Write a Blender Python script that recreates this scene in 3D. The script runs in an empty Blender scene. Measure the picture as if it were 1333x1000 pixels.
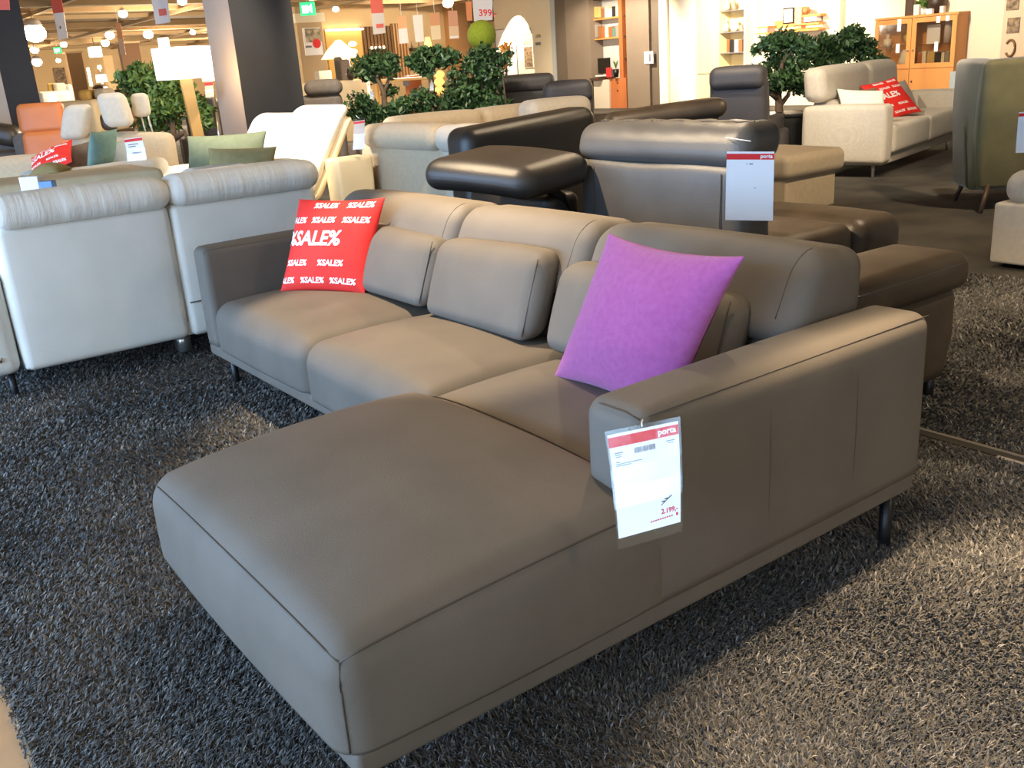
import bpy, bmesh, math, random
import numpy as np
from mathutils import Matrix, Vector
rng = np.random.default_rng(7); random.seed(7)
SC = bpy.context.scene
COL = SC.collection
PI = math.pi
# ------------------------------------------------------------------ camera (solved from the photo's vanishing points)
FPX, PITCH, ROLL, CH = 1241.18, math.radians(18.5744), math.radians(-4.0115), 1.3452
YAW = math.radians(54.5646)
ex = np.array([math.sin(YAW), math.cos(YAW)]); ey = np.array([-math.cos(YAW), math.sin(YAW)])
def _g(v): return np.array([v[0]*ex[0]+v[1]*ex[1], v[0]*ey[0]+v[1]*ey[1], v[2]])
_F = np.array([0, math.cos(PITCH), -math.sin(PITCH)]); _R0 = np.array([1., 0, 0]); _U0 = np.cross(_R0, _F)
CF = _g(_F); CR = _g(math.cos(ROLL)*_R0+math.sin(ROLL)*_U0); CU = _g(-math.sin(ROLL)*_R0+math.cos(ROLL)*_U0)
CC = _g([-1.11, -2.3976, CH]); FW = np.array([ex[1], ey[1], 0.])
RZF = math.atan2(-FW[0], FW[1])            # rotation that turns +Y into the viewing direction
def ray(u, v): return CF+(u-666.5)/FPX*CR-(v-500)/FPX*CU
def atz(u, v, z): d = ray(u, v); return CC+d*(z-CH)/d[2]          # point of the place seen at (u,v) at height z
def atd(u, v, dd): d = ray(u, v); return CC+d*dd/(d@FW)           # ... at a distance
def atx(u, v, x): d = ray(u, v); return CC+d*(x-CC[0])/d[0]       # ... on the plane X = x
def aty(u, v, y): d = ray(u, v); return CC+d*(y-CC[1])/d[1]
cam = bpy.data.cameras.new('camera'); co = bpy.data.objects.new('camera', cam); COL.objects.link(co)
co.matrix_world = Matrix(((CR[0], CU[0], -CF[0], CC[0]), (CR[1], CU[1], -CF[1], CC[1]), (CR[2], CU[2], -CF[2], CC[2]), (0, 0, 0, 1)))
cam.sensor_width = 36; cam.sensor_fit = 'HORIZONTAL'; cam.lens = FPX/1333*36; cam.clip_start = .05; cam.clip_end = 200
SC.camera = co
SC.view_settings.view_transform = 'Standard'; SC.view_settings.look = 'None'; SC.view_settings.gamma = 1
SC.view_settings.use_curve_mapping = False; SC.view_settings.exposure = 0.0
# ------------------------------------------------------------------ materials
def lin(c): return tuple((x/255/12.92 if x/255 <= .04045 else ((x/255+.055)/1.055)**2.4) for x in c)
_mats = {}
def mat(name, col, rough=.6, col2=None, scale=8., bump=0., bscale=200., metal=0., emit=0., spec=.5, detail=4., sheen=0., alpha=1., trans=0., kind='noise', stretch=None):
    m = bpy.data.materials.new(name); m.use_nodes = True; nt = m.node_tree; N = nt.nodes; L = nt.links
    b = N['Principled BSDF']; c = lin(col)+(1,)
    b.inputs['Base Color'].default_value = c; b.inputs['Roughness'].default_value = rough; b.inputs['Metallic'].default_value = metal
    b.inputs['Specular IOR Level'].default_value = spec
    if sheen: b.inputs['Sheen Weight'].default_value = sheen; b.inputs['Sheen Roughness'].default_value = .5
    tc = N.new('ShaderNodeTexCoord'); mp = N.new('ShaderNodeMapping'); L.new(tc.outputs['Object'], mp.inputs[0])
    if stretch: mp.inputs['Scale'].default_value = stretch
    if col2 is not None:
        t = N.new('ShaderNodeTexNoise'); t.inputs['Scale'].default_value = scale; t.inputs['Detail'].default_value = detail
        L.new(mp.outputs[0], t.inputs['Vector'])
        r = N.new('ShaderNodeValToRGB'); r.color_ramp.elements[0].position = .35; r.color_ramp.elements[1].position = .65
        r.color_ramp.elements[0].color = c; r.color_ramp.elements[1].color = lin(col2)+(1,)
        L.new(t.outputs[0], r.inputs[0]); L.new(r.outputs[0], b.inputs['Base Color'])
    if bump:
        if kind == 'voronoi':
            t2 = N.new('ShaderNodeTexVoronoi'); t2.inputs['Scale'].default_value = bscale; o2 = t2.outputs['Distance']
        elif kind == 'weave':
            t2 = N.new('ShaderNodeTexMagic'); t2.inputs['Scale'].default_value = bscale; t2.turbulence_depth = 1; o2 = t2.outputs['Fac']
        else:
            t2 = N.new('ShaderNodeTexNoise'); t2.inputs['Scale'].default_value = bscale; t2.inputs['Detail'].default_value = 3; o2 = t2.outputs[0]
        L.new(mp.outputs[0], t2.inputs['Vector'])
        bp = N.new('ShaderNodeBump'); bp.inputs['Strength'].default_value = bump; bp.inputs['Distance'].default_value = .01
        L.new(o2, bp.inputs['Height']); L.new(bp.outputs[0], b.inputs['Normal'])
    if emit:
        b.inputs['Emission Color'].default_value = c; b.inputs['Emission Strength'].default_value = emit
    if trans: b.inputs['Transmission Weight'].default_value = trans
    if alpha < 1: b.inputs['Alpha'].default_value = alpha
    _mats[name] = m; return m
def clear(name, tint=(255, 255, 255), gloss=.12):
    m = bpy.data.materials.new(name); m.use_nodes = True; nt = m.node_tree; N = nt.nodes; L = nt.links; N.clear()
    o = N.new('ShaderNodeOutputMaterial'); a = N.new('ShaderNodeBsdfTransparent'); g = N.new('ShaderNodeBsdfGlossy'); x = N.new('ShaderNodeMixShader')
    a.inputs[0].default_value = lin(tint)+(1,); g.inputs['Roughness'].default_value = .08; x.inputs[0].default_value = gloss
    L.new(a.outputs[0], x.inputs[1]); L.new(g.outputs[0], x.inputs[2]); L.new(x.outputs[0], o.inputs[0]); return m
LEA = mat('greige_leather', (113, 105, 96), .62, (105, 98, 89), 4, .10, 340, spec=.22, kind='voronoi')
LEAP = mat('greige_piping', (78, 71, 64), .6)
WHL = mat('white_leather', (238, 235, 226), .42, (230, 227, 218), 4, .08, 260, spec=.4, kind='voronoi')
WHLW = mat('white_leather_gathered', (238, 235, 226), .45, (230, 227, 218), 4, .55, 5, stretch=(7, .6, .8))
CRL = mat('cream_leather', (226, 208, 172), .5, (218, 198, 160), 4, .08, 260, kind='voronoi')
BLK = mat('black_leather', (84, 82, 80), .42, (76, 74, 72), 5, .12, 300, spec=.6, kind='voronoi')
BLK0 = mat('black_leather_shaded', (50, 45, 41), .38, (43, 39, 36), 5, .12, 300, spec=.5, kind='voronoi')  # black leather darkened in colour for the shaded wing and folded headrest
BLK2 = mat('dark_brown_leather', (78, 67, 55), .4, (62, 53, 45), 5, .12, 300, kind='voronoi')
SLT = mat('slate_leather', (70, 67, 69), .55, (63, 60, 62), 5, .1, 300, kind='voronoi')
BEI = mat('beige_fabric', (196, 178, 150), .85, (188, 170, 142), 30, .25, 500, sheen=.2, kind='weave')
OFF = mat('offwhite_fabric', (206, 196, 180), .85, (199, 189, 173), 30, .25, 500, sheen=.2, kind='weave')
OLV = mat('olive_velvet', (110, 102, 62), .75, (96, 89, 54), 5, .1, 200, sheen=.5)
ORG = mat('cognac_leather', (206, 124, 72), .5, (196, 114, 64), 4, .1, 200, kind='voronoi')
DGF = mat('dark_grey_fabric', (112, 104, 98), .85, (102, 95, 90), 20, .2, 400)
REDF = mat('red_fabric', (236, 48, 38), .75, (228, 42, 34), 12, .12, 300, kind='weave')
PURF = mat('purple_fabric', (176, 86, 150), .85, (167, 77, 141), 60, .35, 420, sheen=.25, kind='weave')
PURD = mat('purple_border', (128, 48, 122), .85, (104, 36, 98), 90, .3, 420, kind='weave')
SAGE = mat('sage_fabric', (98, 104, 80), .85, (92, 98, 74), 20, .2, 300)
OLVF = mat('olive_fabric', (152, 138, 92), .85, (140, 127, 84), 20, .2, 300)
TEAL = mat('teal_fabric', (108, 140, 134), .8, (98, 130, 124), 20, .2, 300)
TAUP = mat('taupe_fabric', (122, 108, 98), .85, (112, 98, 88), 20, .2, 300)
LBLU = mat('pale_blue_fabric', (160, 172, 180), .85)
LILA = mat('lilac_grey_fabric', (200, 190, 186), .85, (192, 182, 178), 20, .2, 300)
PALE = mat('pale_mint_fabric', (214, 220, 206), .85)
BRNF = mat('brown_fabric', (140, 108, 84), .85)
BMET = mat('black_metal', (24, 24, 26), .4, metal=.3)
SMET = mat('silver_metal', (200, 196, 190), .3, metal=.8)
WHITE = mat('white_paint', (238, 234, 226), .6)
WPRINT = mat('white_print', (250, 248, 246), .7)
PAPER = mat('white_paper', (244, 242, 244), .6)
REDP = mat('red_print', (226, 44, 46), .6)
REDT = mat('red_ink', (214, 40, 48), .6)
GREY = mat('grey_ink', (120, 118, 122), .7)
DARKI = mat('dark_ink', (60, 52, 58), .7)
CLEAR = clear('clear_plastic', gloss=.045)
GLASS = clear('cabinet_glass', (235, 232, 226), gloss=.08)
OAK = mat('light_oak', (214, 150, 84), .5, (196, 132, 70), 3, .05, 60, stretch=(1, 1, .15))
OAKP = mat('pale_oak_post', (218, 176, 112), .5, (204, 160, 96), 3, .05, 60, stretch=(1, 1, .12))
WAL = mat('cherry_wood', (186, 112, 64), .5, (170, 98, 54), 3, .05, 60, stretch=(1, 1, .15))
DWOOD = mat('dark_wood', (70, 52, 40), .5)
PILD = mat('charcoal_paint', (50, 50, 53), .9, (47, 47, 50), 2)
PILL = mat('light_grey_paint', (176, 166, 158), .8, (170, 160, 152), 2)
WALLB = mat('beige_wall_paint', (214, 184, 140), .85, (206, 176, 132), 1.5)
WALLC = mat('cream_wall_paint', (232, 220, 196), .85, (228, 216, 192), 1.5)
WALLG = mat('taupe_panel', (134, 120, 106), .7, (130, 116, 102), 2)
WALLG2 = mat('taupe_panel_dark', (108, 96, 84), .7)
BRWN = mat('brown_panel', (120, 92, 62), .8)
CEIL = mat('ceiling_paint', (178, 150, 112), .9, (160, 132, 96), 1.2)
BEAM = mat('beam_paint', (168, 142, 106), .85)
FLOORT = mat('beige_floor_tile', (206, 166, 126), .5, (198, 158, 118), 3)
LEAF = mat('ficus_leaf', (42, 68, 40), .5, (66, 98, 56), 9, detail=2)
LEAF3 = mat('lamplit_ficus_leaf', (74, 104, 52), .5, (100, 130, 66), 9, detail=2)  # ficus green lightened in colour for lamp light on the left tree
LEAF2 = mat('bright_leaf', (86, 122, 44), .5, (60, 96, 34), 9, detail=2)
BARK = mat('grey_bark', (104, 86, 70), .8, (84, 68, 54), 20, .3, 60)
SOIL = mat('soil', (40, 30, 24), .9)
BALL = mat('moss_ball', (128, 142, 34), .9, (112, 128, 26), 40, .6, 60)
BULB = mat('lamp_glow', (255, 236, 200), .5, emit=26)
BULBW = mat('lamp_glow_soft', (255, 232, 190), .5, emit=7)
SHADE = mat('lit_lamp_shade', (255, 244, 226), .8, emit=3.2)
SHADE2 = mat('lit_paper_shade', (255, 226, 168), .8, emit=2.2)
EXITG = mat('exit_green', (30, 190, 110), .5, emit=1.6)
EXITW = mat('exit_white', (240, 255, 250), .5, emit=3)
SCREEN = mat('black_screen', (26, 24, 24), .25)
PINKP = mat('faded_red_print', (208, 96, 82), .7)
PHOTO = mat('photo_print', (120, 110, 96), .6, (206, 190, 160), 9, detail=5)
PHOTOD = mat('dark_photo_print', (74, 60, 46), .6, (156, 130, 100), 12, detail=5)
BLUEP = mat('blue_print', (110, 150, 196), .6)
CERAM = mat('white_ceramic', (236, 226, 206), .4)
DPOT = mat('dark_pot', (50, 36, 26), .5)
FLOWER = mat('yellow_flowers', (226, 184, 84), .7, (190, 120, 60), 30)
# ------------------------------------------------------------------ mesh helpers
class MB:
    def __init__(s): s.v = []; s.f = []
    def add(s, v, f):
        o = len(s.v); s.v += [tuple(map(float, p)) for p in v]; s.f += [tuple(i+o for i in q) for q in f]; return s
    def box(s, x0, x1, y0, y1, z0, z1):
        return s.add([(x0,y0,z0),(x1,y0,z0),(x1,y1,z0),(x0,y1,z0),(x0,y0,z1),(x1,y0,z1),(x1,y1,z1),(x0,y1,z1)],
                     [(0,3,2,1),(4,5,6,7),(0,1,5,4),(1,2,6,5),(2,3,7,6),(3,0,4,7)])
    def rbox(s, x0, x1, y0, y1, z0, z1, r=.03, crown=0., puff=0., n=8, m=4, fn=None, bottom=0., cp=1.):
        h = np.array([x1-x0, y1-y0, z1-z0])/2; c = np.array([x0+x1, y0+y1, z0+z1])/2
        r = min(r, h.min()*.98)
        ax = []
        for k in range(3):
            e = [-h[k]+r*(1-math.cos(i/m*PI/2)) for i in range(m+1)]
            mid = [float(t) for t in np.linspace(-h[k]+r, h[k]-r, n+1)[1:-1]]
            a = e+mid+[-q for q in reversed(e)]
            ax.append(a)
        nx, ny, nz = map(len, ax); idx = {}; V = []
        def vi(i, j, k):
            t = (i, j, k)
            if t not in idx: idx[t] = len(V); V.append((ax[0][i], ax[1][j], ax[2][k]))
            return idx[t]
        Fc = []
        for i in range(nx-1):
            for j in range(ny-1):
                Fc.append((vi(i,j,0),vi(i,j+1,0),vi(i+1,j+1,0),vi(i+1,j,0))); Fc.append((vi(i,j,nz-1),vi(i+1,j,nz-1),vi(i+1,j+1,nz-1),vi(i,j+1,nz-1)))
        for i in range(nx-1):
            for k in range(nz-1):
                Fc.append((vi(i,0,k),vi(i+1,0,k),vi(i+1,0,k+1),vi(i,0,k+1))); Fc.append((vi(i,ny-1,k),vi(i,ny-1,k+1),vi(i+1,ny-1,k+1),vi(i+1,ny-1,k)))
        for j in range(ny-1):
            for k in range(nz-1):
                Fc.append((vi(0,j,k),vi(0,j,k+1),vi(0,j+1,k+1),vi(0,j+1,k))); Fc.append((vi(nx-1,j,k),vi(nx-1,j+1,k),vi(nx-1,j+1,k+1),vi(nx-1,j,k+1)))
        P = np.array(V); q = np.clip(P, -(h-r), h-r); d = P-q; l = np.linalg.norm(d, axis=1); ok = l > 1e-9
        P[ok] = q[ok]+d[ok]*(r/l[ok])[:, None]
        a = P/h
        w = 1-np.clip(a, -1, 1)**2
        P[:, 2] += crown*(w[:,0]*w[:,1])**cp*np.clip(a[:,2], 0, 1) - bottom*w[:,0]*w[:,1]*np.clip(-a[:,2], 0, 1)
        P[:, 0] += puff*w[:,1]*w[:,2]*a[:,0]; P[:, 1] += puff*w[:,0]*w[:,2]*a[:,1]
        P += c
        if fn is not None: P = np.array([fn(*p) for p in P])
        return s.add(P, Fc)
    def tube(s, pts, r, n=8, r2=None, cap=True):
        pts = [np.array(p, float) for p in pts]; rings = []; N = len(pts)
        up = np.array([0, 0, 1.])
        for i, p in enumerate(pts):
            t = pts[min(i+1, N-1)]-pts[max(i-1, 0)]; t = t/(np.linalg.norm(t)+1e-12)
            a = np.cross(t, up)
            if np.linalg.norm(a) < .05: a = np.cross(t, np.array([1., 0, 0]))
            a /= np.linalg.norm(a); b = np.cross(t, a)
            rr = r if r2 is None else r+(r2-r)*i/(N-1)
            rings.append([p+rr*(math.cos(2*PI*k/n)*a+math.sin(2*PI*k/n)*b) for k in range(n)])
        V = [q for g in rings for q in g]; Fc = []
        for i in range(N-1):
            for k in range(n):
                k2 = (k+1) % n; Fc.append((i*n+k, i*n+k2, (i+1)*n+k2, (i+1)*n+k))
        if cap: Fc.append(tuple(range(n-1, -1, -1))); Fc.append(tuple((N-1)*n+k for k in range(n)))
        return s.add(V, Fc)
    def lathe(s, x, y, prof, n=24):
        V = []; Fc = []
        for (r, z) in prof:
            for k in range(n): V.append((x+r*math.cos(2*PI*k/n), y+r*math.sin(2*PI*k/n), z))
        for i in range(len(prof)-1):
            for k in range(n):
                k2 = (k+1) % n; Fc.append((i*n+k, i*n+k2, (i+1)*n+k2, (i+1)*n+k))
        Fc.append(tuple(range(n-1, -1, -1))); Fc.append(tuple((len(prof)-1)*n+k for k in range(n)))
        return s.add(V, Fc)
    def prism(s, poly, z0, z1):
        n = len(poly); V = [(x, y, z0) for x, y in poly]+[(x, y, z1) for x, y in poly]
        return s.add(V, [tuple(range(n-1, -1, -1)), tuple(range(n, 2*n))]+[(i, (i+1) % n, n+(i+1) % n, n+i) for i in range(n)])
    def sphere(s, x, y, z, rx, ry=None, rz=None, n=16):
        ry = ry or rx; rz = rz or rx
        V = []; Fc = []; m = n//2
        for i in range(m+1):
            a = PI*i/m
            for k in range(n): V.append((x+rx*math.sin(a)*math.cos(2*PI*k/n), y+ry*math.sin(a)*math.sin(2*PI*k/n), z+rz*math.cos(a)))
        for i in range(m):
            for k in range(n):
                k2 = (k+1) % n; Fc.append((i*n+k, (i+1)*n+k, (i+1)*n+k2, i*n+k2))
        return s.add(V, Fc)
def root_of(o):
    while o.parent: o = o.parent
    return o
def raw(name, mb, m, parent=None, smooth=True, local=False, bevel=0., label=None, bseg=2):
    me = bpy.data.meshes.new(name); V = mb.v
    if parent is not None and not local:
        r = root_of(parent); inv = r_inv[r.name]
        V = [tuple(inv @ Vector(p)) for p in V]
    me.from_pydata(V, [], mb.f); me.validate(); me.materials.append(m)
    me.polygons.foreach_set('use_smooth', [smooth]*len(me.polygons))
    o = bpy.data.objects.new(name, me); COL.objects.link(o)
    if parent is not None: o.parent = parent
    if bevel:
        b = o.modifiers.new('bevel', 'BEVEL'); b.width = bevel; b.segments = bseg; b.limit_method = 'ANGLE'
        me.polygons.foreach_set('use_smooth', [True]*len(me.polygons))
        wn = o.modifiers.new('wn', 'WEIGHTED_NORMAL'); wn.keep_sharp = True
    if label: o['label'] = label
    return o
r_inv = {}
def thing(name, label, cat, loc, rz=0., group=None):
    o = bpy.data.objects.new(name, None); COL.objects.link(o); o.location = tuple(map(float, loc)); o.rotation_euler = (0, 0, rz)
    o['label'] = label; o['category'] = cat
    if group: o['group'] = group
    r_inv[o.name] = (Matrix.Translation(Vector(tuple(map(float, loc)))) @ Matrix.Rotation(rz, 4, 'Z')).inverted()
    return o
def solo(name, mb, m, label, cat, group=None, loc=None, smooth=True, bevel=0., kind=None):
    """a thing that is one mesh; its origin goes to the middle of its base"""
    V = np.array(mb.v); c = np.array([(V[:,0].min()+V[:,0].max())/2, (V[:,1].min()+V[:,1].max())/2, V[:,2].min()])
    mb.v = [tuple(p) for p in (V-c)]
    o = raw(name, mb, m, None, smooth, True, bevel); o.location = tuple(c)
    o['label'] = label; o['category'] = cat
    if group: o['group'] = group
    if kind: o['kind'] = kind
    return o
def struct(name, mb, m, smooth=False, bevel=0.):
    o = raw(name, mb, m, None, smooth, True, bevel); o['kind'] = 'structure'; return o
# text as a mesh ------------------------------------------------------------
_tc = {}
def text2d(body, size=1., bold=.0, cuts=1, align='LEFT', shear=0.):
    key = (body, bold, cuts, align, shear)
    if key not in _tc:
        cu = bpy.data.curves.new('t', 'FONT'); cu.body = body; cu.size = 1; cu.offset = bold; cu.align_x = align; cu.resolution_u = 3; cu.shear = shear
        ob = bpy.data.objects.new('t', cu); COL.objects.link(ob); bpy.context.view_layer.update()
        me = bpy.data.meshes.new_from_object(ob.evaluated_get(bpy.context.evaluated_depsgraph_get()))
        bm = bmesh.new(); bm.from_mesh(me); bmesh.ops.triangulate(bm, faces=bm.faces)
        for _ in range(cuts): bmesh.ops.subdivide_edges(bm, edges=[e for e in bm.edges if e.calc_length() > .12], cuts=1, use_grid_fill=False); bmesh.ops.triangulate(bm, faces=bm.faces)
        _tc[key] = ([tuple(v.co) for v in bm.verts], [tuple(v.index for v in f.verts) for f in bm.faces])
        bm.free(); bpy.data.objects.remove(ob); bpy.data.curves.remove(cu); bpy.data.meshes.remove(me)
    V, Fc = _tc[key]
    return [(x*size, y*size) for x, y, z in V], Fc
# pillow --------------------------------------------------------------------
def frame(o, xa, ya):
    o = np.array(o, float); xa = np.array(xa, float); ya = np.array(ya, float); n = np.cross(xa, ya); n /= np.linalg.norm(n); return o, xa, ya, n
class Pillow:
    """square cushion: o = centre, xa / ya = half-edge vectors; the front faces xa x ya"""
    def __init__(s, o, xa, ya, t=.07, pinch=.07, wr=.004, seed=0, sag=0.):
        s.o, s.xa, s.ya, s.n = frame(o, xa, ya); s.t = t; s.p = pinch; s.wr = wr; s.sd = seed; s.sag = sag
    def at(s, u, v, side=1, off=0.):
        x = u*(1-s.p*(1-v*v)**1*abs(u)); y = v*(1-s.p*(1-u*u)*abs(v))
        e = max(0, (1-u**2))**.55*max(0, (1-v**2))**.55
        w = s.wr*math.sin(7*u*v+5*u+3*v+s.sd)*math.sin(4*v-2*u+s.sd*1.7)*(1-u*u)*(1-v*v)
        return s.o+x*s.xa+y*s.ya+side*s.n*(s.t*e+w+off)-s.n*s.sag*(v*v)
    def mesh(s, n=22):
        mb = MB(); g = [math.sin(t*PI/2) for t in np.linspace(-1, 1, n)]
        V = [s.at(u, v, 1) for v in g for u in g]+[s.at(u, v, -1) for v in g for u in g]; Fc = []
        for j in range(n-1):
            for i in range(n-1):
                a = j*n+i; Fc.append((a, a+1, a+n+1, a+n)); b = n*n+a; Fc.append((b, b+n, b+n+1, b+1))
        mb.add(V, Fc)
        bm = bmesh.new(); vs = [bm.verts.new(p) for p in mb.v]
        for q in mb.f: bm.faces.new([vs[i] for i in q])
        bmesh.ops.remove_doubles(bm, verts=bm.verts, dist=1e-5)
        bm.verts.index_update(); out = MB(); out.add([tuple(v.co) for v in bm.verts], [tuple(v.index for v in f.verts) for f in bm.faces]); bm.free(); return out
    def text(s, mb, body, u, v, size, bold=.02, align='LEFT', cuts=2, shear=0., hw=None):
        P, Fc = text2d(body, size, bold, cuts, align, shear)
        W = np.linalg.norm(s.xa); H = np.linalg.norm(s.ya); out = []; keep = []
        for (x, y) in P: out.append((u+x/W, v+y/H))
        V = [s.at(max(-.98, min(.98, a)), max(-.98, min(.98, b)), 1, .0018) for a, b in out]
        for q in Fc:
            if all(abs(out[i][0]) < .975 for i in q): keep.append(q)
        mb.add(V, keep)
def cushion(name, label, o, xa, ya, m, t=.07, group=None, **k):
    p = Pillow(o, xa, ya, t, **k); mb = p.mesh()
    return solo(name, mb, m, label, 'cushion', group), p
def sale_cushion(label, o, xa, ya, t=.07, rows=True, group=None, n=5, **k):
    p = Pillow(o, xa, ya, t, **k); mb = p.mesh(); V = np.array(mb.v)
    r = thing('sale_cushion', label, 'cushion', ((V[:,0].min()+V[:,0].max())/2, (V[:,1].min()+V[:,1].max())/2, V[:,2].min()), 0, group)
    raw('cover', mb, REDF, r)
    W = np.linalg.norm(p.xa)
    big = MB(); p.text(big, '%SALE%', -1.02, -.02, W*.40, .03, shear=.04); raw('lettering', big, WPRINT, r, label='large white sale print')
    sm = [(.80, [(-.50, '%SALE%'), (.28, '%SALE%')]), (.46, [(-1.15, '%SALE%'), (-.42, '%SALE%'), (.30, '%SALE%')]),
          (-.46, [(-.90, '%SALE%'), (-.05, '%SALE%')]), (-.84, [(-1.2, '%SALE%'), (-.46, '%SALE%'), (.24, '%SALE%')])]
    for v, row in sm:
        for u, tx in row:
            q = MB(); p.text(q, tx, u, v, W*.165, .035, cuts=1, shear=.1); raw('lettering', q, WPRINT, r, label='small white sale print')
    return r
# price tag -----------------------------------------------------------------
def price_tag(label, TL, TR, BL, BR, top=.0, bottom=.1, header=.11, brand=True, lines='full', string=None, group=None, paper_m=None):
    TL, TR, BL, BR = [np.array(p, float) for p in (TL, TR, BL, BR)]
    n = np.cross(TR-TL, TL-BL); n /= np.linalg.norm(n)
    if n @ (CC-TL) < 0: n = -n
    def P(u, v, off=0.): return (TL*(1-u)+TR*u)*(1-v)+(BL*(1-u)+BR*u)*v+n*off+n*.012*4*(v-.5)**2*0.6
    def quad(mb, u0, v0, u1, v1, off, k=6):
        V = [P(u0+(u1-u0)*i/k, v0+(v1-v0)*j/k, off) for j in range(k+1) for i in range(k+1)]
        mb.add(V, [(j*(k+1)+i, (j+1)*(k+1)+i, (j+1)*(k+1)+i+1, j*(k+1)+i+1) for j in range(k) for i in range(k)]); return mb
    def slab(u0, v0, u1, v1, o0, o1):
        mb = MB(); quad(mb, u0, v0, u1, v1, o0); quad(mb, u0, v0, u1, v1, o1)
        for (a, b, c, d) in ((u0, v0, u1, v0), (u1, v0, u1, v1), (u1, v1, u0, v1), (u0, v1, u0, v0)):
            mb.add([P(a, b, o0), P(c, d, o0), P(c, d, o1), P(a, b, o1)], [(0, 1, 2, 3)])
        return mb
    c = P(.5, 1)
    r = thing('price_tag', label, 'price tag', c, 0, group)
    raw('sleeve', slab(-.03, -.04-top, 1.03, 1+bottom, -.0012, .0016), CLEAR, r, smooth=False, label='clear plastic sleeve')
    raw('sheet', slab(0, 0, 1, 1, -.0004, .0004), paper_m or PAPER, r, smooth=False)
    raw('header', quad(MB(), 0, .03, 1, .03+header, .0008), REDP, r, label='red header band')
    W = np.linalg.norm(TR-TL); H = np.linalg.norm(BL-TL)
    def txt(name, body, u, v, size, m, bold=0., align='LEFT'):
        Q, Fc = text2d(body, size, bold, 0, align); mb = MB(); mb.add([P(u+x/W, v-y/H, .0011) for x, y in Q], Fc); raw(name, mb, m, r)
    if brand: txt('lettering', 'porta', .965, (.03+header*.70), W*.115, WPRINT, .03, 'RIGHT')
    if lines == 'full':
        g = MB()
        for (u0, v0, u1, v1) in ((.07,.185,.19,.195),(.07,.205,.17,.213),(.07,.225,.16,.232),(.07,.275,.13,.283),(.07,.295,.46,.302),(.07,.312,.30,.319),(.82,.17,.94,.178),(.84,.19,.92,.197)): quad(g, u0, v0, u1, v1, .0009, 1)
        raw('small_print', g, GREY, r)
        g = MB(); x = .36
        while x < .66:
            w = random.choice((.006, .009, .014)); quad(g, x, .172, x+w, .225, .0009, 1); x += w+random.choice((.005, .008))
        raw('barcode', g, GREY, r)
        g = MB()
        pts = [(.71,.80),(.74,.75),(.76,.77),(.79,.73),(.83,.745),(.86,.715)]
        for a, b in zip(pts[:-1], pts[1:]):
            quad(g, a[0], min(a[1], b[1]), b[0], min(a[1], b[1])+.012, .0009, 1)
        g.add([P(.70,.785,.001), P(.70,.795,.001), P(.87,.715,.001), P(.87,.705,.001)], [(0,1,2,3)])
        raw('crossed_out_price', g, DARKI, r)
        txt('price', '2.199,-', .70, .875, W*.095, REDT, .03)
        g = MB()
        for k in range(10): quad(g, .53+k*.036, .918-.0012*k, .555+k*.036, .932-.0012*k, .0009, 1)
        quad(g, .93, .895, .965, .925, .0009, 1)
        raw('small_print', g, REDT, r)
    elif lines == 'few':
        g = MB()
        for (u0, v0, u1, v1) in ((.42,.17,.44,.185),(.48,.17,.56,.185),(.6,.52,.63,.53)): quad(g, u0, v0, u1, v1, .0009, 1)
        raw('small_print', g, GREY, r)
    elif lines == 'block':
        g = MB()
        for (u0, v0, u1, v1) in ((.15,.25,.7,.29),(.15,.34,.55,.38),(.3,.62,.8,.68)): quad(g, u0, v0, u1, v1, .0009, 1)
        raw('small_print', g, GREY, r)
    if string is not None:
        a = P(.5, -.02-top); mb = MB(); mb.tube([a, (np.array(string)+a)/2+n*.004, string], max(.0016, W*.006), 6); raw('string', mb, WPRINT, r)
    return r
def cyl_leg(mb, x, y, z0, z1, r=.017, dx=0., dy=0., r2=None):
    return mb.tube([(x+dx, y+dy, z0), (x+dx, y+dy, z0+.004), (x, y, z1)], r*.9 if r2 is None else r2, 14, r)
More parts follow.
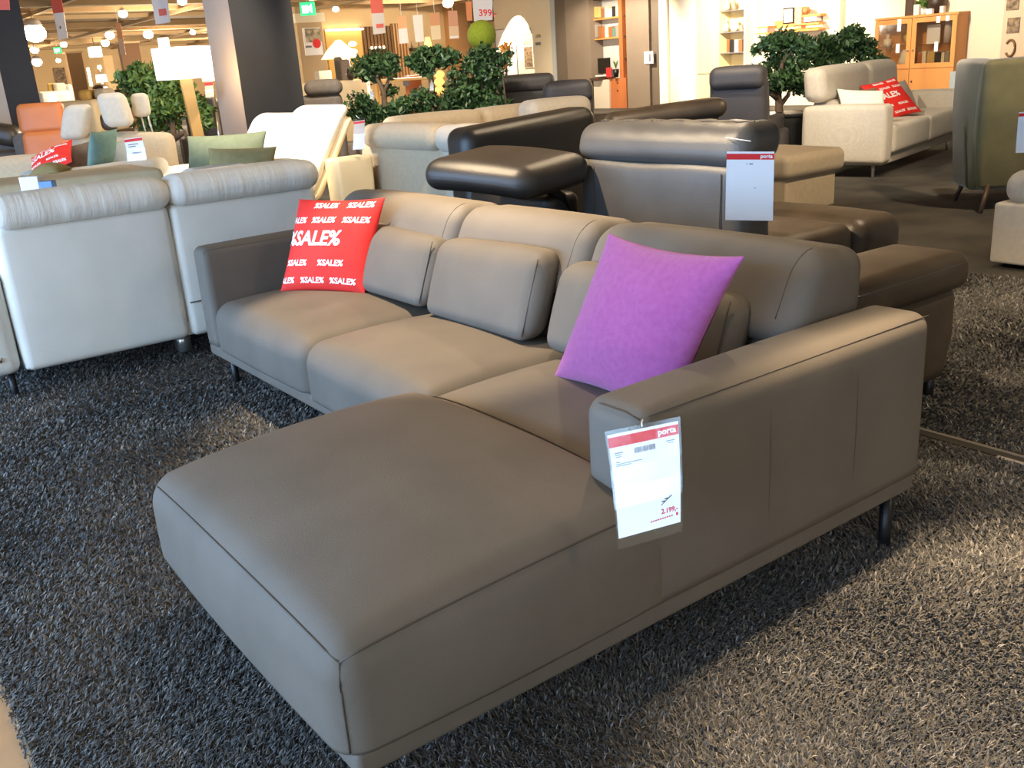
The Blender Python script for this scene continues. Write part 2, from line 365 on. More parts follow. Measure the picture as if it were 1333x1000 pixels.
#SECTION_SPLIT
# ================================================================== MAIN SOFA
def main_sofa():
    r = thing('corner_sofa', 'large greige leather corner sofa with chaise, front and centre on the dark shaggy carpet', 'sofa', (-.75, 1.5, 0))
    ZB, ZT = .148, .2045
    raw('base_frame', MB().prism([(-.01,.010),(-.01,3.022),(-.930,3.022),(-.930,1.040),(-1.748,1.040),(-1.748,.010)], ZB, ZT), LEA, r, bevel=.014, bseg=3)
    def rise(x, y, z): return x, y, z+.030*max(0, min(1, (z-.30)/.1))*(x+1.77)/.8
    def cut(fn=None):      # cushions sit flat on the base frame
        def f(x, y, z):
            if fn: x, y, z = fn(x, y, z)
            return x, y, max(z, ZT+.001)
        return f
    def soft(x0, x1, y0, y1, z1, r_, crown, puff, n=16, fn=None, cp=.6):
        return MB().rbox(x0, x1, y0, y1, ZT-.05, z1, r_, crown, puff, n, 8, cut(fn), cp=cp)
    s1 = raw('seat_cushion', soft(-.945, -.27, 1.922, 2.884, .408, .075, .050, .012), LEA, r)
    s2 = raw('seat_cushion', soft(-.955, -.27, 1.04, 1.918, .412, .075, .050, .012), LEA, r)
    s3 = raw('seat_cushion', soft(-.955, -.27, .185, 1.055, .410, .05, .050, .012), LEA, r)
    s4 = raw('chaise_cushion', soft(-1.772, -.95, .002, 1.062, .408, .060, .088, .016, 26, rise, .5), LEA, r)
    def edge(pts, name='piping', par=s4, rad=.0026): raw(name, MB().tube(pts, rad, 6), LEAP, par)
    X0, X1, Y0, Y1, Z0, Z1, RR = -1.772, -.95, .002, 1.062, ZT-.05, .408, .060
    def on_chaise(x, y, z):      # the same puffed surface the cushion has
        h = np.array([X1-X0, Y1-Y0, Z1-Z0])/2; c = np.array([X0+X1, Y0+Y1, Z0+Z1])/2; q = np.array([x, y, z])-c; a = q/h; w = 1-np.clip(a, -1, 1)**2
        q[2] += .088*(w[0]*w[1])**.5*max(0, a[2]); q[0] += .016*w[1]*w[2]*a[0]; q[1] += .016*w[0]*w[2]*a[1]; q += c
        x, y, z = rise(*q); return x-.0008, y-.0008, z+.0006
    k2, k3 = RR*(1-.7071), RR*(1-.5774)
    corner = (X0+k3, Y0+k3, Z1-k3)
    edge([on_chaise(*p_) for p_ in [corner]+[(X0+k2, y_, Z1-k2) for y_ in np.linspace(Y0+RR, Y1-RR, 34)]+[(X0+k3, Y1-k3, Z1-k3)]], rad=.0022)
    edge([on_chaise(*p_) for p_ in [corner]+[(x_, Y0+k2, Z1-k2) for x_ in np.linspace(X0+RR, -1.02, 30)]], rad=.0022)
    edge([on_chaise(*p_) for p_ in [corner]+[(X0+k2, Y0+k2, z_) for z_ in np.linspace(Z1-RR, ZT+.006, 10)]], rad=.0022)
    edge([(-.948-.006*math.sin(PI*t), .22+.80*t, .424+.030*(1-(2*t-1)**2)**.6) for t in np.linspace(0, 1, 16)], 'seam')
    # right arm: flat outer face, soft inner top edge
    def armfn(x, y, z):
        z2 = z
        return x, y, z2
    ar = raw('armrest', MB().rbox(-1.05, .012, 0, .19, ZT-.05, .656, .045, .010, .006, 14, 8, cut()), LEA, r)
    def ridge(pts, par, rad=.003): raw('seam', MB().tube(pts, rad, 6), LEAP, par)
    ridge([(-1.02+1.02*t, .012, .645) for t in np.linspace(0, 1, 10)], ar, .0014)
    ridge([(-1.038, .018, .640), (-1.04, .06, .648), (-1.04, .14, .648)], ar, .0012)
    for xs in (-.655, -.325): ridge([(xs, .003, .622), (xs+.003, -.0025, .56), (xs+.004, -.005, .48), (xs+.003, -.0057, .41), (xs+.002, -.0045, .33), (xs, .0005, .215)], ar, .0018)
    la = raw('armrest', MB().rbox(-.935, .0, 2.886, 3.03, ZT-.04, .656, .034, .008, .004, 12, 8, cut()), LEA, r)
    ridge([(-.925+.9*t, 2.897, .648) for t in np.linspace(0, 1, 10)], la, .0018)
    ridge([(-.924, 2.897, .64-.42*t) for t in np.linspace(0, 1, 6)], la, .0018)
    # back body below the headrests
    raw('backrest', MB().rbox(-.30, .0, .19, 2.884, ZT+.003, .60, .04, .0, .004, 10, 5), LEA, r)
    # three adjustable headrests
    for y0, y1 in ((1.855, 2.882), (1.065, 1.850), (.194, 1.060)):
        def hf(x, y, z):
            k = (z-.58)/.22
            s_ = max(0, min(1, (-x-.06)/.22)); s_ = s_*s_*(3-2*s_); return x+(.02+.095*s_)*k-.012, y, z+.010*s_*max(0, (z-.7)/.11)
        h = raw('headrest', MB().rbox(-.34, .0, y0, y1, .585, .812, .062, .008, .008, 12, 6, hf), LEA, r)
        sec = [(-.14, .813), (-.278, .8135)]+[(-.278-.0635*math.sin(a), .75+.0635*math.cos(a)) for a in np.linspace(.2, PI/2, 8)]+[(-.3425, .70), (-.343, .66)]
        raw('seam', MB().tube([hf(x, y0+.064, z) for x, z in sec], .0013, 6), LEAP, h)
    for x, y, dx, dy in ((-.10, .035, 0, 0), (-.10, 2.98, 0, 0), (-.85, 2.965, -.0, 0), (-1.68, .09, 0, 0), (-1.68, .96, 0, 0), (-.86, 1.6, 0, 0)):
        raw('leg', cyl_leg(MB(), x, y, 0, ZB+.004, .018, dx, dy), BMET, r)
    return r
main_sofa()
# loose lumbar cushions of the main sofa
def lumbar(label, y0, y1, x=-.40, lean=.10, h=.265, t=.125, seed=1):
    def fn(px, py, pz):
        k = (pz-.445)/h; return px+lean*k, py, pz+.008*math.sin(5*py+seed)*k
    mb = MB().rbox(x-t/2, x+t/2, y0, y1, .447, .447+h, .05, .006, .018, 14, 6, fn)
    V = np.array(mb.v)
    r = thing('lumbar_cushion', label, 'cushion', (x, (y0+y1)/2, .447), 0, 'greige lumbar cushions of the corner sofa')
    c = raw('cover', mb, LEA, r)
    raw('piping', MB().tube([(x-t/2+.014+lean*k, y0+.012, .455+k*h) for k in np.linspace(.06, .94, 8)], .0024, 6), LEAP, c)
lumbar('greige leather lumbar cushion beside the red sale cushion on the corner sofa', 1.875, 2.50, seed=1)
lumbar('greige leather lumbar cushion in the middle of the corner sofa, clear of both bright cushions', 1.165, 1.80, x=-.43, seed=2, h=.285)
lumbar('greige leather lumbar cushion partly behind the purple cushion', .345, 1.075, x=-.42, seed=3)
# red SALE cushion on the main sofa
o_bl, o_br, o_tl, o_tr = [np.array(p) for p in ((-.665, 2.735, .452), (-.452, 2.30, .452), (-.515, 2.675, .825), (-.312, 2.365, .832))]
sale_cushion('red cushion with white sale print standing in the left corner of the greige corner sofa', (o_bl+o_br+o_tl+o_tr)/4, ((o_br-o_bl)+(o_tr-o_tl))/4*1.05, ((o_tl-o_bl)+(o_tr-o_br))/4*1.04, .065, pinch=.05, wr=.005, seed=2)
# purple cushion
o_bl, o_tl, o_tr = [np.array(p) for p in ((-.615, .82, .452), (-.515, .672, .872), (-.535, .185, .868))]
xa = (o_tr-o_tl)/2*1.03; ya = (o_tl-o_bl)/2*1.03
p = Pillow((o_bl+o_tr)/2, xa, ya, .085, .09, .004, 4, 0)
r = thing('purple_cushion', 'plain purple square cushion leaning beside the right arm of the corner sofa', 'cushion', (-.60, .58, .45))
mb = p.mesh(26); fr = MB(); bk = MB(); pl = p.o
for q in mb.f:
    c = sum(np.array(mb.v[i]) for i in q)/4
    (fr if (c-pl)@p.n > -.012 else bk).f.append(q)
fr.v = mb.v; bk.v = mb.v
raw('front_cover', fr, PURF, r); raw('back_cover', bk, PURD, r, label='darker dotted back')
# tag on the main sofa
price_tag('white price tag with red band hanging at the front corner of the greige sofa arm',
          atd(792, 567, 1.735), atd(884, 548, 1.690), atd(807, 701, 1.655), atd(887, 679, 1.625), top=.0, bottom=.10, header=.10, string=(-1.035, .012, .642))
# ================================================================== WHITE SOFA (seen from behind, left)
def white_sofa():
    r = thing('white_sofa', 'white leather sofa at the left seen from behind, two tall back panels with rolled headrests', 'sofa', (-.9, 4.0, 0))
    Y = 3.49
    def pan(x0, x1):
        b = raw('back_panel', MB().rbox(x0, x1, Y, Y+.20, .125, .80, .035, .0, .012, 12, 5, lambda x, y, z: (x, y-.0*(z-.13), z)), WHL, r)
        hd = raw('headrest', MB().rbox(x0-.008, x1+.012, Y-.075, Y+.17, .785, .935, .07, .008, .006, 16, 6, lambda x, y, z: (x, y+.006*math.sin(40*x)*(1-abs(z-.86)/.08)*.5, z)), WHLW, r)
        raw('seam', MB().tube([(x0+.03+(x1-x0-.06)*t, Y-.004, .79) for t in np.linspace(0, 1, 8)], .003, 6), WHL, hd)
        return b
    pan(-1.64, -.865); b2 = pan(-.855, -.075)
    raw('panel_seam', MB().tube([(-.845+.76*t, Y-.012, .305) for t in np.linspace(0, 1, 8)], .004, 6), LEAP, b2)
    raw('armrest', MB().rbox(-1.86, -1.655, 3.52, 4.5, .12, .60, .05, .01, .012, 10, 5), WHL, r)
    raw('badge', MB().box(-1.76, -1.735, 3.503, 3.512, .195, .215), SMET, r)
    raw('armrest', MB().rbox(-.065, .14, 3.56, 4.5, .12, .60, .05, .01, .012, 10, 5), WHL, r)
    for x0, x1 in ((-1.65, -.865), (-.855, -.07)):
        raw('seat_cushion', MB().rbox(x0, x1, 3.70, 4.48, .16, .45, .05, .03, .01, 10, 5), WHL, r)
    raw('base_panel', MB().rbox(-1.64, -.075, 3.52, 4.44, .13, .20, .01), WHL, r)
    for x, y in ((-1.70, 3.60), (-.03, 3.62), (-1.70, 4.40), (-.03, 4.40)): raw('leg', cyl_leg(MB(), x, y, 0, .135, .016), BMET, r)
    raw('bracket', MB().box(-.90, -.84, 3.60, 3.70, .03, .13), SMET, r)
white_sofa()
lf = atd(50, 240, 5.25)
r = thing('leaflet_holder', 'white and blue leaflet box standing behind the white sofa headrest at the left edge', 'leaflet holder', (lf[0], lf[1], lf[2]-.35), RZF)
raw('card', MB().rbox(-.085, .015, -.03, .03, .0, .395, .004), PAPER, r, local=True); raw('card', MB().rbox(.015, .085, -.028, .028, .0, .365, .004), BLUEP, r, local=True, label='blue card')
raw('base', MB().rbox(-.1, .1, -.06, .06, -.02, .004, .004), CLEAR, r, local=True)
# ================================================================== BLACK LEATHER SOFA behind the main one
def black_sofa():
    r = thing('black_leather_sofa', 'black leather corner sofa standing back to back with the greige sofa, headrests tilted', 'sofa', (1.3, 1.7, 0))
    a = raw('armrest', MB().rbox(.36, 1.06, .50, .79, .10, .47, .06, .0, .012, 10, 6, lambda x, y, z: (x-.05*max(0, (.28-z)/.18)*(1 if x > .9 else 0), y, z)), BLK2, r)
    raw('armrest_pad', MB().rbox(.34, 1.09, .475, .815, .445, .585, .055, .010, .01, 12, 6), BLK2, r)
    raw('seam', MB().tube([(.38+.66*t, .4745, .55) for t in np.linspace(0, 1, 8)], .003, 6), BLK, a)
    raw('seat_cushion', MB().rbox(.45, 1.12, .80, 1.62, .14, .40, .05, .02, .01, 8, 5), BLK2, r)
    raw('seat_cushion', MB().rbox(.86, 2.05, 1.62, 2.52, .20, .445, .07, .025, .014, 12, 6), BLK2, r)
    raw('seat_cushion', MB().rbox(2.055, 2.45, 1.60, 2.54, .20, .448, .08, .02, .014, 10, 6), BLK2, r)
    raw('base_panel', MB().rbox(.75, 2.33, 1.70, 2.46, .05, .22, .02), BLK2, r)
    # upright back with its thick headrest
    b = raw('backrest', MB().rbox(.79, .99, 1.315, 2.34, .34, .89, .05, .0, .012, 12, 5, lambda x, y, z: (x, y, z+.012*math.sin(9*y+14*z)*(1 if x < .88 else 0)*.4)), BLK, r)
    for y in (1.42, 2.22): raw('seam', MB().tube([(.784, y, .40), (.779, y+.005, .6), (.784, y, .85)], .0026, 6), BLK2, b)
    h = raw('headrest', MB().rbox(.765, 1.03, 1.305, 2.36, .872, 1.048, .075, .004, .01, 18, 7, lambda x, y, z: (x+.05*(z-.87)/.18, y, z+.003*math.sin(38*y)*(1 if z > 1.0 else 0))), BLK, r)
    raw('stitching', MB().tube([(.92+.018*math.sin(60*t), 1.36+.94*t, 1.0505) for t in np.linspace(0, 1, 40)], .004, 6), BLK2, h)
    # left wing: inner face of the cross back, and the folded headrest in front of it
    raw('backrest', MB().rbox(.66, 1.60, 3.05, 3.30, .40, 1.02, .07, .0, .016, 12, 6, lambda x, y, z: (x, y+.08*(z-.4), z+(.06*(x-.66) if z > .7 else 0))), BLK0, r)
    raw('seat_cushion', MB().rbox(.95, 2.3, 2.56, 3.12, .16, .44, .06, .02, .01, 8, 5), BLK0, r)
    raw('headrest', MB().rbox(.16, .58, 2.22, 2.80, .79, .945, .070, .006, .012, 14, 7, lambda x, y, z: (x+.30*(2.8-y)/.82, y, z-.10*((2.8-y)/.82)**2+.10*(x-.37))), BLK0, r)
    raw('headrest_arm', MB().tube([(.55, 2.4, .82), (.72, 2.4, .70), (.80, 2.4, .55)], .03, 8), BMET, r)
    raw('backrest', MB().rbox(.62, .84, 2.38, 3.08, .36, .72, .05, .0, .01, 8, 5), BLK0, r)
    raw('base_panel', MB().rbox(.45, 1.0, .82, 3.3, .06, .36, .02), BLK2, r)
    for x, y in ((1.06, .60), (.46, .60), (.55, 3.2), (2.2, 1.8), (2.2, 2.4), (2.1, 3.0)): raw('leg', cyl_leg(MB(), x, y, 0, .12, .022), BMET, r)
black_sofa()
price_tag('large white price tag with red band hanging on the back of the black leather sofa',
          atd(946, 197, 3.80), atd(1008, 197, 3.76), atd(944, 286, 3.82), atd(1006, 287, 3.78), top=.13, bottom=.02, header=.085, lines='few', string=(.79, 1.40, 1.0))
# ================================================================== furniture further back
def legs4(r, x0, x1, y0, y1, h, m, rad=.016, rt=.02, local=False):
    for x in (x0, x1):
        for y in (y0, y1): raw('leg', cyl_leg(MB(), x, y, 0, h, rt, 0, 0, rad), m, r, local=local)
# white recliner loveseat, facing -X, bright under a spot
def white_recliner():
    r = thing('white_recliner_sofa', 'brightly lit white leather recliner loveseat with two high curved backs, beside the charcoal pillar', 'sofa', (.7, 6.5, 0))
    for y0, y1, dz in ((5.87, 6.66, .0), (6.68, 7.45, -.06)):
        def bf(x, y, z): 
            k = (z-.45)/.65; return x+.34*k+.06*k*k, y, z
        raw('backrest', MB().rbox(.86, 1.04, y0, y1, .42, 1.12+dz, .08, .0, .02, 12, 6, bf), WHL, r)
        raw('side_panel', MB().rbox(1.0, 1.10, y0+.01, y1-.01, .40, 1.02+dz, .04, .0, .01, 8, 5, lambda x, y, z: (x+.40*(z-.45)/.65, y, z)), CRL, r)
        raw('seat_cushion', MB().rbox(.02, .95, y0, y1, .16, .48, .07, .03, .01, 10, 5), WHL, r)
    raw('armrest', MB().rbox(-.06, .80, 5.58, 5.86, .10, .775, .07, .01, .01, 10, 6), WHL, r)
    raw('armrest', MB().rbox(-.06, 1.0, 7.46, 7.72, .10, .66, .07, .01, .01, 10, 6), WHL, r)
    raw('side_panel', MB().rbox(1.16, 1.44, 5.66, 5.90, .08, .72, .03, .0, .008, 8, 5, lambda x, y, z: (x-.05*(z-.08)*(1 if x < 1.28 else -0.6), y, z)), CRL, r)
    raw('base_panel', MB().rbox(.05, 1.3, 5.7, 7.6, .06, .20, .02), WHL, r)
    legs4(r, .08, 1.25, 5.75, 7.55, .07, BMET)
white_recliner()
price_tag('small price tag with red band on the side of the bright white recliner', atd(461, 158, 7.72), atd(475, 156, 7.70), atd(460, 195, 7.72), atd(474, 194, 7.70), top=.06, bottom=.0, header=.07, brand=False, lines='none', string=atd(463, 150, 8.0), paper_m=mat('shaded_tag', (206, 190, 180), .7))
c = atd(283, 205, 7.55)
cushion('sage_cushion', 'large sage green cushion on the white recliner sofa beside the lamp post', atd(294, 208, 7.5), np.array([.24, -.16, .0])*1.05, np.array([.06, .05, .19]), SAGE, .08, seed=3)
cushion('olive_cushion', 'smaller olive cushion in front of the large sage green one', atd(314, 219, 7.25), np.array([.21, -.14, -.01]), np.array([.05, .04, .145]), OLVF, .07, seed=5)
# beige corner sofa seen from behind
def beige_corner():
    r = thing('beige_corner_sofa', 'beige corner sofa with rolled headrests seen from behind, left of the black leather sofa', 'sofa', (2.2, 5.2, 0))
    X = 1.52
    raw('backrest', MB().rbox(X, X+.2, 3.75, 5.80, .10, .80, .04, .0, .008, 12, 5), BEI, r)
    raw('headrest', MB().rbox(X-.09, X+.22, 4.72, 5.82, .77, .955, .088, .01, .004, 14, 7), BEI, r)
    raw('headrest', MB().rbox(X-.10, X+.22, 3.72, 4.71, .77, .955, .088, .01, .004, 14, 7), OFF, r, label='beige headrest, bright light put in as off-white')  # off-white cover stands in for sunlight on the beige roll
    raw('back_panel', MB().rbox(X-.012, X+.02, 3.80, 4.70, .12, .77, .008), OFF, r)  # off-white panel painted in for the sunlit patch of the beige back
    raw('backrest', MB().rbox(X, 3.85, 5.80, 6.02, .10, .80, .04, .0, .008, 12, 5), BEI, r)
    raw('headrest', MB().rbox(X+.22, 2.62, 5.72, 6.03, .77, .985, .08, .01, .004, 12, 6), BEI, r)
    raw('headrest', MB().rbox(2.63, 3.75, 5.72, 6.03, .77, .985, .08, .01, .004, 12, 6), BEI, r)
    raw('headrest', MB().rbox(2.98, 3.68, 5.50, 5.76, .80, 1.02, .08, .01, .01, 12, 6), OFF, r, label='raised headrest, sunlight put in as off-white')  # paler fabric colour stands in for sun on this headrest
    raw('seat_cushion', MB().rbox(X+.2, 3.85, 4.95, 5.80, .14, .46, .06, .03, .01, 10, 5), BEI, r)
    raw('seat_cushion', MB().rbox(X+.2, 2.5, 3.80, 4.94, .14, .46, .06, .03, .01, 10, 5), BEI, r)
    legs4(r, X+.08, 3.7, 5.1, 5.9, .12, BMET)
beige_corner()
# dark brown sofa behind the black one, only its top edge catches light
def dark_brown_sofa():
    r = thing('dark_brown_sofa', 'dark brown leather sofa whose back shows above the black sofa, its top edge lit', 'sofa', (3.1, 4.2, 0))
    A, B = atd(788, 150, 7.0), atd(938, 128, 7.0)
    d = (B-A); L = float(np.hypot(d[0], d[1])); rz = math.atan2(d[1], d[0])
    m = Matrix.Translation(Vector((A[0], A[1], 0))) @ Matrix.Rotation(rz, 4, 'Z')
    def W(mb): mb.v = [tuple(m @ Vector(p)) for p in mb.v]; return mb
    raw('backrest', W(MB().rbox(0, L, .0, .26, .12, .86, .06, .0, .01, 12, 6, lambda x, y, z: (x, y, z+(B[2]-A[2])*x/L*(1 if z > .5 else 0)))), BLK2, r)
    raw('headrest', W(MB().rbox(.02, L+.05, -.02, .30, float(A[2])-.13, float(A[2]), .06, .01, .01, 12, 6, lambda x, y, z: (x, y, z+(B[2]-A[2])*x/L))), BLK2, r)
    raw('seat_cushion', W(MB().rbox(.0, L, .24, 1.0, .14, .44, .06, .02, .01, 8, 5)), BLK2, r)
    for x in (.08, L-.08):
        for y in (.08, .9): raw('leg', W(cyl_leg(MB(), x, y, 0, .15, .018)), BMET, r)
dark_brown_sofa()
def facing_sofa(name, label, u0, u1, vt, d, m, depth=.9, hgt=None, seats=1, arms=True, skew=0., shape=None):
    """a sofa or armchair seen from behind: its back spans pixel columns u0..u1 and tops out at row vt"""
    A, B = atd(u0, vt, d), atd(u1, vt, d); L = float(np.hypot(*(B-A)[:2])); top = float((A[2]+B[2])/2)
    r = thing(name, label, 'sofa' if seats > 1 else 'armchair', ((A[0]+B[0])/2, (A[1]+B[1])/2, 0), RZF+skew)
    for i in range(seats):
        x0 = -L/2+L*i/seats; x1 = x0+L/seats-.01
        raw('backrest', MB().rbox(x0, x1, 0, .2, .3, top-.12, .06, 0, .012, 8, 5, lambda x, y, z: (x, y-.12*(z-.3), z)), m, r, local=True)
        raw('headrest', MB().rbox(x0+.01, x1-.01, -.14, .10, top-.22, top, .075, .01, .01, 10, 6), m, r, local=True)
        raw('seat_cushion', MB().rbox(x0, x1, .15, depth, .16, .45, .06, .02, .01, 8, 5), m, r, local=True)
    if arms:
        for s in (-1, 1):
            xa, xb = (-L/2-.16, -L/2) if s < 0 else (L/2, L/2+.16)
            raw('armrest', MB().rbox(xa, xb, .0, depth, .10, .60, .06, .01, .01, 8, 5), m, r, local=True)
    for x in (-L/2+.06, L/2-.06):
        for y in (.12, depth-.1): raw('leg', cyl_leg(MB(), x, y, 0, .18, .018), BMET, r, local=True)
    return r, L, top
facing_sofa('slate_armchair', 'slate leather armchair with tall back in front of the picture wall, left of its twin', 646, 722, 97, 13.6, SLT, arms=False)
facing_sofa('slate_armchair', 'slate leather armchair whose back slopes down to the right, in front of the desk niche', 706, 772, 105, 10.6, SLT, arms=True)
def slate_recliner():
    r, L, top = facing_sofa('slate_recliner', 'dark slate high-backed recliner left of the bonsai tree in the black planter', 925, 1000, 86, 9.8, SLT, skew=-.5, arms=False)
    raw('armrest', MB().rbox(L/2-.10, L/2+.00, -.1, .8, .12, .66, .06, .01, .01, 8, 5), SLT, r, local=True)
    raw('armrest', MB().rbox(L/2-.02, L/2+.07, .0, .7, .12, .52, .06, .01, .01, 8, 5), SLT, r, local=True)
slate_recliner()
# right side: beige sofa, ottoman, green wing chair, cut-off beige chair
# beige sofa: faces right-front; the near arm is its left side as we look at it
P0 = atd(1042, 205, 10.15); P1 = atd(1150, 212, 9.6)
dv = (P1-P0); rzs = math.atan2(dv[1], dv[0])          # x' runs along the near arm from back to front
r = thing('beige_sofa', 'beige two seat sofa at the right with tall headrests, on thin metal legs', 'sofa', (P0[0], P0[1], 0), rzs)
La = float(np.hypot(dv[0], dv[1])); kw = dict(local=True)
raw('armrest', MB().rbox(0, La, 0, .24, .14, .715, .05, .012, .014, 12, 6), OFF, r, **kw)
raw('armrest', MB().rbox(0, La, 2.62, 2.86, .14, .70, .05, .012, .014, 10, 6), OFF, r, **kw)
for k in range(2):
    y0 = .25+1.18*k
    raw('seat_cushion', MB().rbox(.15, La+.02, y0, y0+1.175, .22, .50, .05, .02, .012, 10, 5), OFF, r, **kw)
    raw('backrest', MB().rbox(.0, .26, y0, y0+1.175, .22, .76, .06, .0, .012, 8, 5), OFF, r, **kw)
    raw('headrest', MB().rbox(-.02, .22, y0-.18+.18*k, y0+1.17-.22*k, .745, 1.09, .09, .012, .012, 12, 6, lambda x, y, z: (x-.10*(z-.75), y, z)), OFF, r, **kw)
raw('base_panel', MB().rbox(.02, La-.04, .1, 2.76, .12, .23, .02), OFF, r, **kw)
for x, y in ((.08, .12), (La-.14, .12), (La-.14, 2.7), (.08, 2.7)): raw('leg', cyl_leg(MB(), x, y, 0, .14, .020, 0, 0, .010), SMET, r, **kw)
BM = Matrix.Translation(Vector((P0[0], P0[1], 0))) @ Matrix.Rotation(rzs, 4, 'Z')
def bs(x, y, z): return np.array(BM @ Vector((x, y, z)))
def bd(x, y, z): return np.array(BM.to_3x3() @ Vector((x, y, z)))
cushion('pale_cushion', 'pale mint cushion leaning against the near arm of the beige sofa at the right', bs(.50, .36, .68), bd(.22, .06, -.02), bd(-.06, .05, .17), PALE, .06, seed=1)
cushion('brown_cushion', 'brown cushion half hidden behind the red one on the beige sofa', bs(.40, .72, .66), bd(.12, .18, 0), bd(-.08, .0, .18), BRNF, .06, seed=2)
sale_cushion('red cushion with white sale print on the beige sofa at the right', bs(.50, 1.22, .70), bd(.12, .20, .03), bd(-.15, -.02, .19), .06, seed=3)
cushion('lilac_cushion', 'lilac grey cushion to the right of the red one on the beige sofa', bs(.40, 1.55, .67), bd(.06, .22, 0), bd(-.10, .0, .18), LILA, .06, seed=4)
cushion('grey_cushion', 'pale grey cushion beside the green wing chair, rightmost on the beige sofa', bs(.38, 2.05, .67), bd(.02, .21, 0), bd(-.09, .0, .18), LILA, .06, seed=6)
# ottoman
P0 = atz(1110, 254, .0)
r = thing('ottoman', 'beige upholstered storage ottoman in front of the beige sofa', 'ottoman', (4.45, 4.2, 0))
raw('body', MB().rbox(4.08, 4.74, 3.66, 4.70, .02, .33, .02, .0, .006), BEI, r)
raw('seat_cushion', MB().rbox(4.02, 4.80, 3.60, 4.76, .31, .50, .06, .02, .008, 10, 6), BEI, r)
legs4(r, 4.12, 4.70, 3.72, 4.64, .025, BMET)
raw('handle', MB().tube([(4.0, 4.05, .45), (3.92, 4.05, .46), (3.92, 4.05, .24), (4.06, 4.05, .24)], .014, 8), DWOOD, r)
# green wing chair, back to us
r = thing('green_wing_chair', 'tall olive green velvet wing chair at the right edge, turned away from us', 'armchair', (5.5, 2.9, 0))
GA, GB, GC = atd(1241, 160, 7.9), atd(1277, 160, 7.35), atd(1345, 160, 6.8)
def wingpoly(z, k):
    return 0
u0 = (GC-GB)[:2]; L = float(np.hypot(*u0)); rzg = RZF-.17
GM = Matrix.Translation(Vector((GB[0], GB[1], 0))) @ Matrix.Rotation(rzg, 4, 'Z')
def GW(mb): mb.v = [tuple(GM @ Vector(p)) for p in mb.v]; return mb
def gf(x, y, z):
    k = max(0, (.75-z)/.6); return x+(.05*k*k if x < .3 else 0), y+.10*k*(1 if y < .3 else .2), z
raw('backrest', GW(MB().rbox(.0, L+.1, .0, .16, .16, 1.13, .045, .01, .012, 12, 6, gf)), OLV, r)
raw('wing', GW(MB().rbox(.0, .12, .04, .72, .16, 1.13, .045, .01, .012, 10, 6, lambda x, y, z: (x-.03*y, y+.10*max(0, (.75-z)/.6)*(1 if y < .3 else -1.6), z))), OLV, r)
raw('wing', GW(MB().rbox(L+.0, L+.12, .04, .72, .16, 1.13, .045, .01, .012, 10, 6)), OLV, r)
raw('seat_cushion', GW(MB().rbox(.10, L, .14, .74, .2, .46, .05, .03, .01)), OLV, r)
for x, y, dx, dy in ((.12, .10, -.06, -.08), (L-.02, .10, .05, -.08), (.10, .62, -.05, .06), (L-.02, .62, .05, .06)):
    raw('leg', GW(cyl_leg(MB(), x, y, 0, .20, .020, dx, dy, .011)), DWOOD, r)
# cut-off beige chair at the right edge
r = thing('beige_armchair', 'pale beige upholstered armchair cut off by the right edge of the photo', 'armchair', (3.75, 1.55, 0))
q = atz(1291, 342, .03)
raw('body', MB().rbox(q[0]-.0, q[0]+.75, q[1]-.85, q[1]+.02, .03, .385, .02, .0, .006), OFF, r)
raw('armrest', MB().rbox(q[0]+.03, q[0]+.78, q[1]-.30, q[1]+.0, .37, .56, .085, .012, .01, 12, 6), OFF, r)
raw('backrest', MB().rbox(q[0]+.6, q[0]+.8, q[1]-.9, q[1]-.2, .3, .9, .06), OFF, r)
raw('plinth', MB().box(q[0]+.05, q[0]+.7, q[1]-.8, q[1]-.04, 0, .035), BMET, r)
price_tag('price tag cut off by the right edge, above the pale armchair', atd(1326, 146, 5.5), atd(1372, 143, 5.45), atd(1322, 199, 5.5), atd(1368, 197, 5.45), top=.05, bottom=.0, header=.08, brand=False, lines='none', string=atd(1350, 120, 5.9))
# ================================================================== left background seating
def orange_chair():
    A = atd(56, 185, 10.2)
    r = thing('cognac_recliner', 'cognac orange leather recliner chair with channelled back, beside the left pillar', 'armchair', (A[0], A[1], 0), RZF+.12)
    kw = dict(local=True)
    def bk(x, y, z): return x, y+.12*(z-.5)-.05*(1-(x/.25)**2)*0+.004*math.sin(18*x), z
    raw('backrest', MB().rbox(-.22, .21, .0, .16, .45, 1.0, .05, .0, .015, 14, 6, bk), ORG, r, **kw)
    raw('headrest', MB().rbox(-.24, .20, .03, .21, .985, 1.28, .05, .0, .012, 14, 6, bk), ORG, r, **kw)
    raw('seat_cushion', MB().rbox(-.28, .28, -.62, .1, .32, .55, .06, .02, .01), ORG, r, **kw)
    raw('armrest', MB().rbox(-.62, -.30, -.55, .15, .62, .72, .04), ORG, r, **kw)
    raw('armrest', MB().rbox(-.62, -.30, -.75, -.5, .10, .70, .04), ORG, r, **kw)
    raw('armrest', MB().rbox(.30, .50, -.55, .15, .35, .66, .04), ORG, r, **kw)
    raw('base', MB().lathe(0, -.2, [(.3, .0), (.3, .03), (.05, .06), (.05, .33)]), SMET, r, **kw)
orange_chair()
A = atd(82, 150, 10.9)
r = thing('cognac_stool', 'second cognac seat just visible behind the orange recliner', 'armchair', (A[0], A[1], 0), RZF)
raw('backrest', MB().rbox(-.05, .16, .0, .14, .4, 1.18, .05), ORG, r, local=True); raw('seat_cushion', MB().rbox(-.25, .25, .1, .6, .1, .45, .05), ORG, r, local=True)
A = atd(14, 175, 10.9)
r = thing('dark_sofa', 'dark taupe sofa at the far left edge behind the orange recliner', 'sofa', (A[0], A[1], 0), RZF)
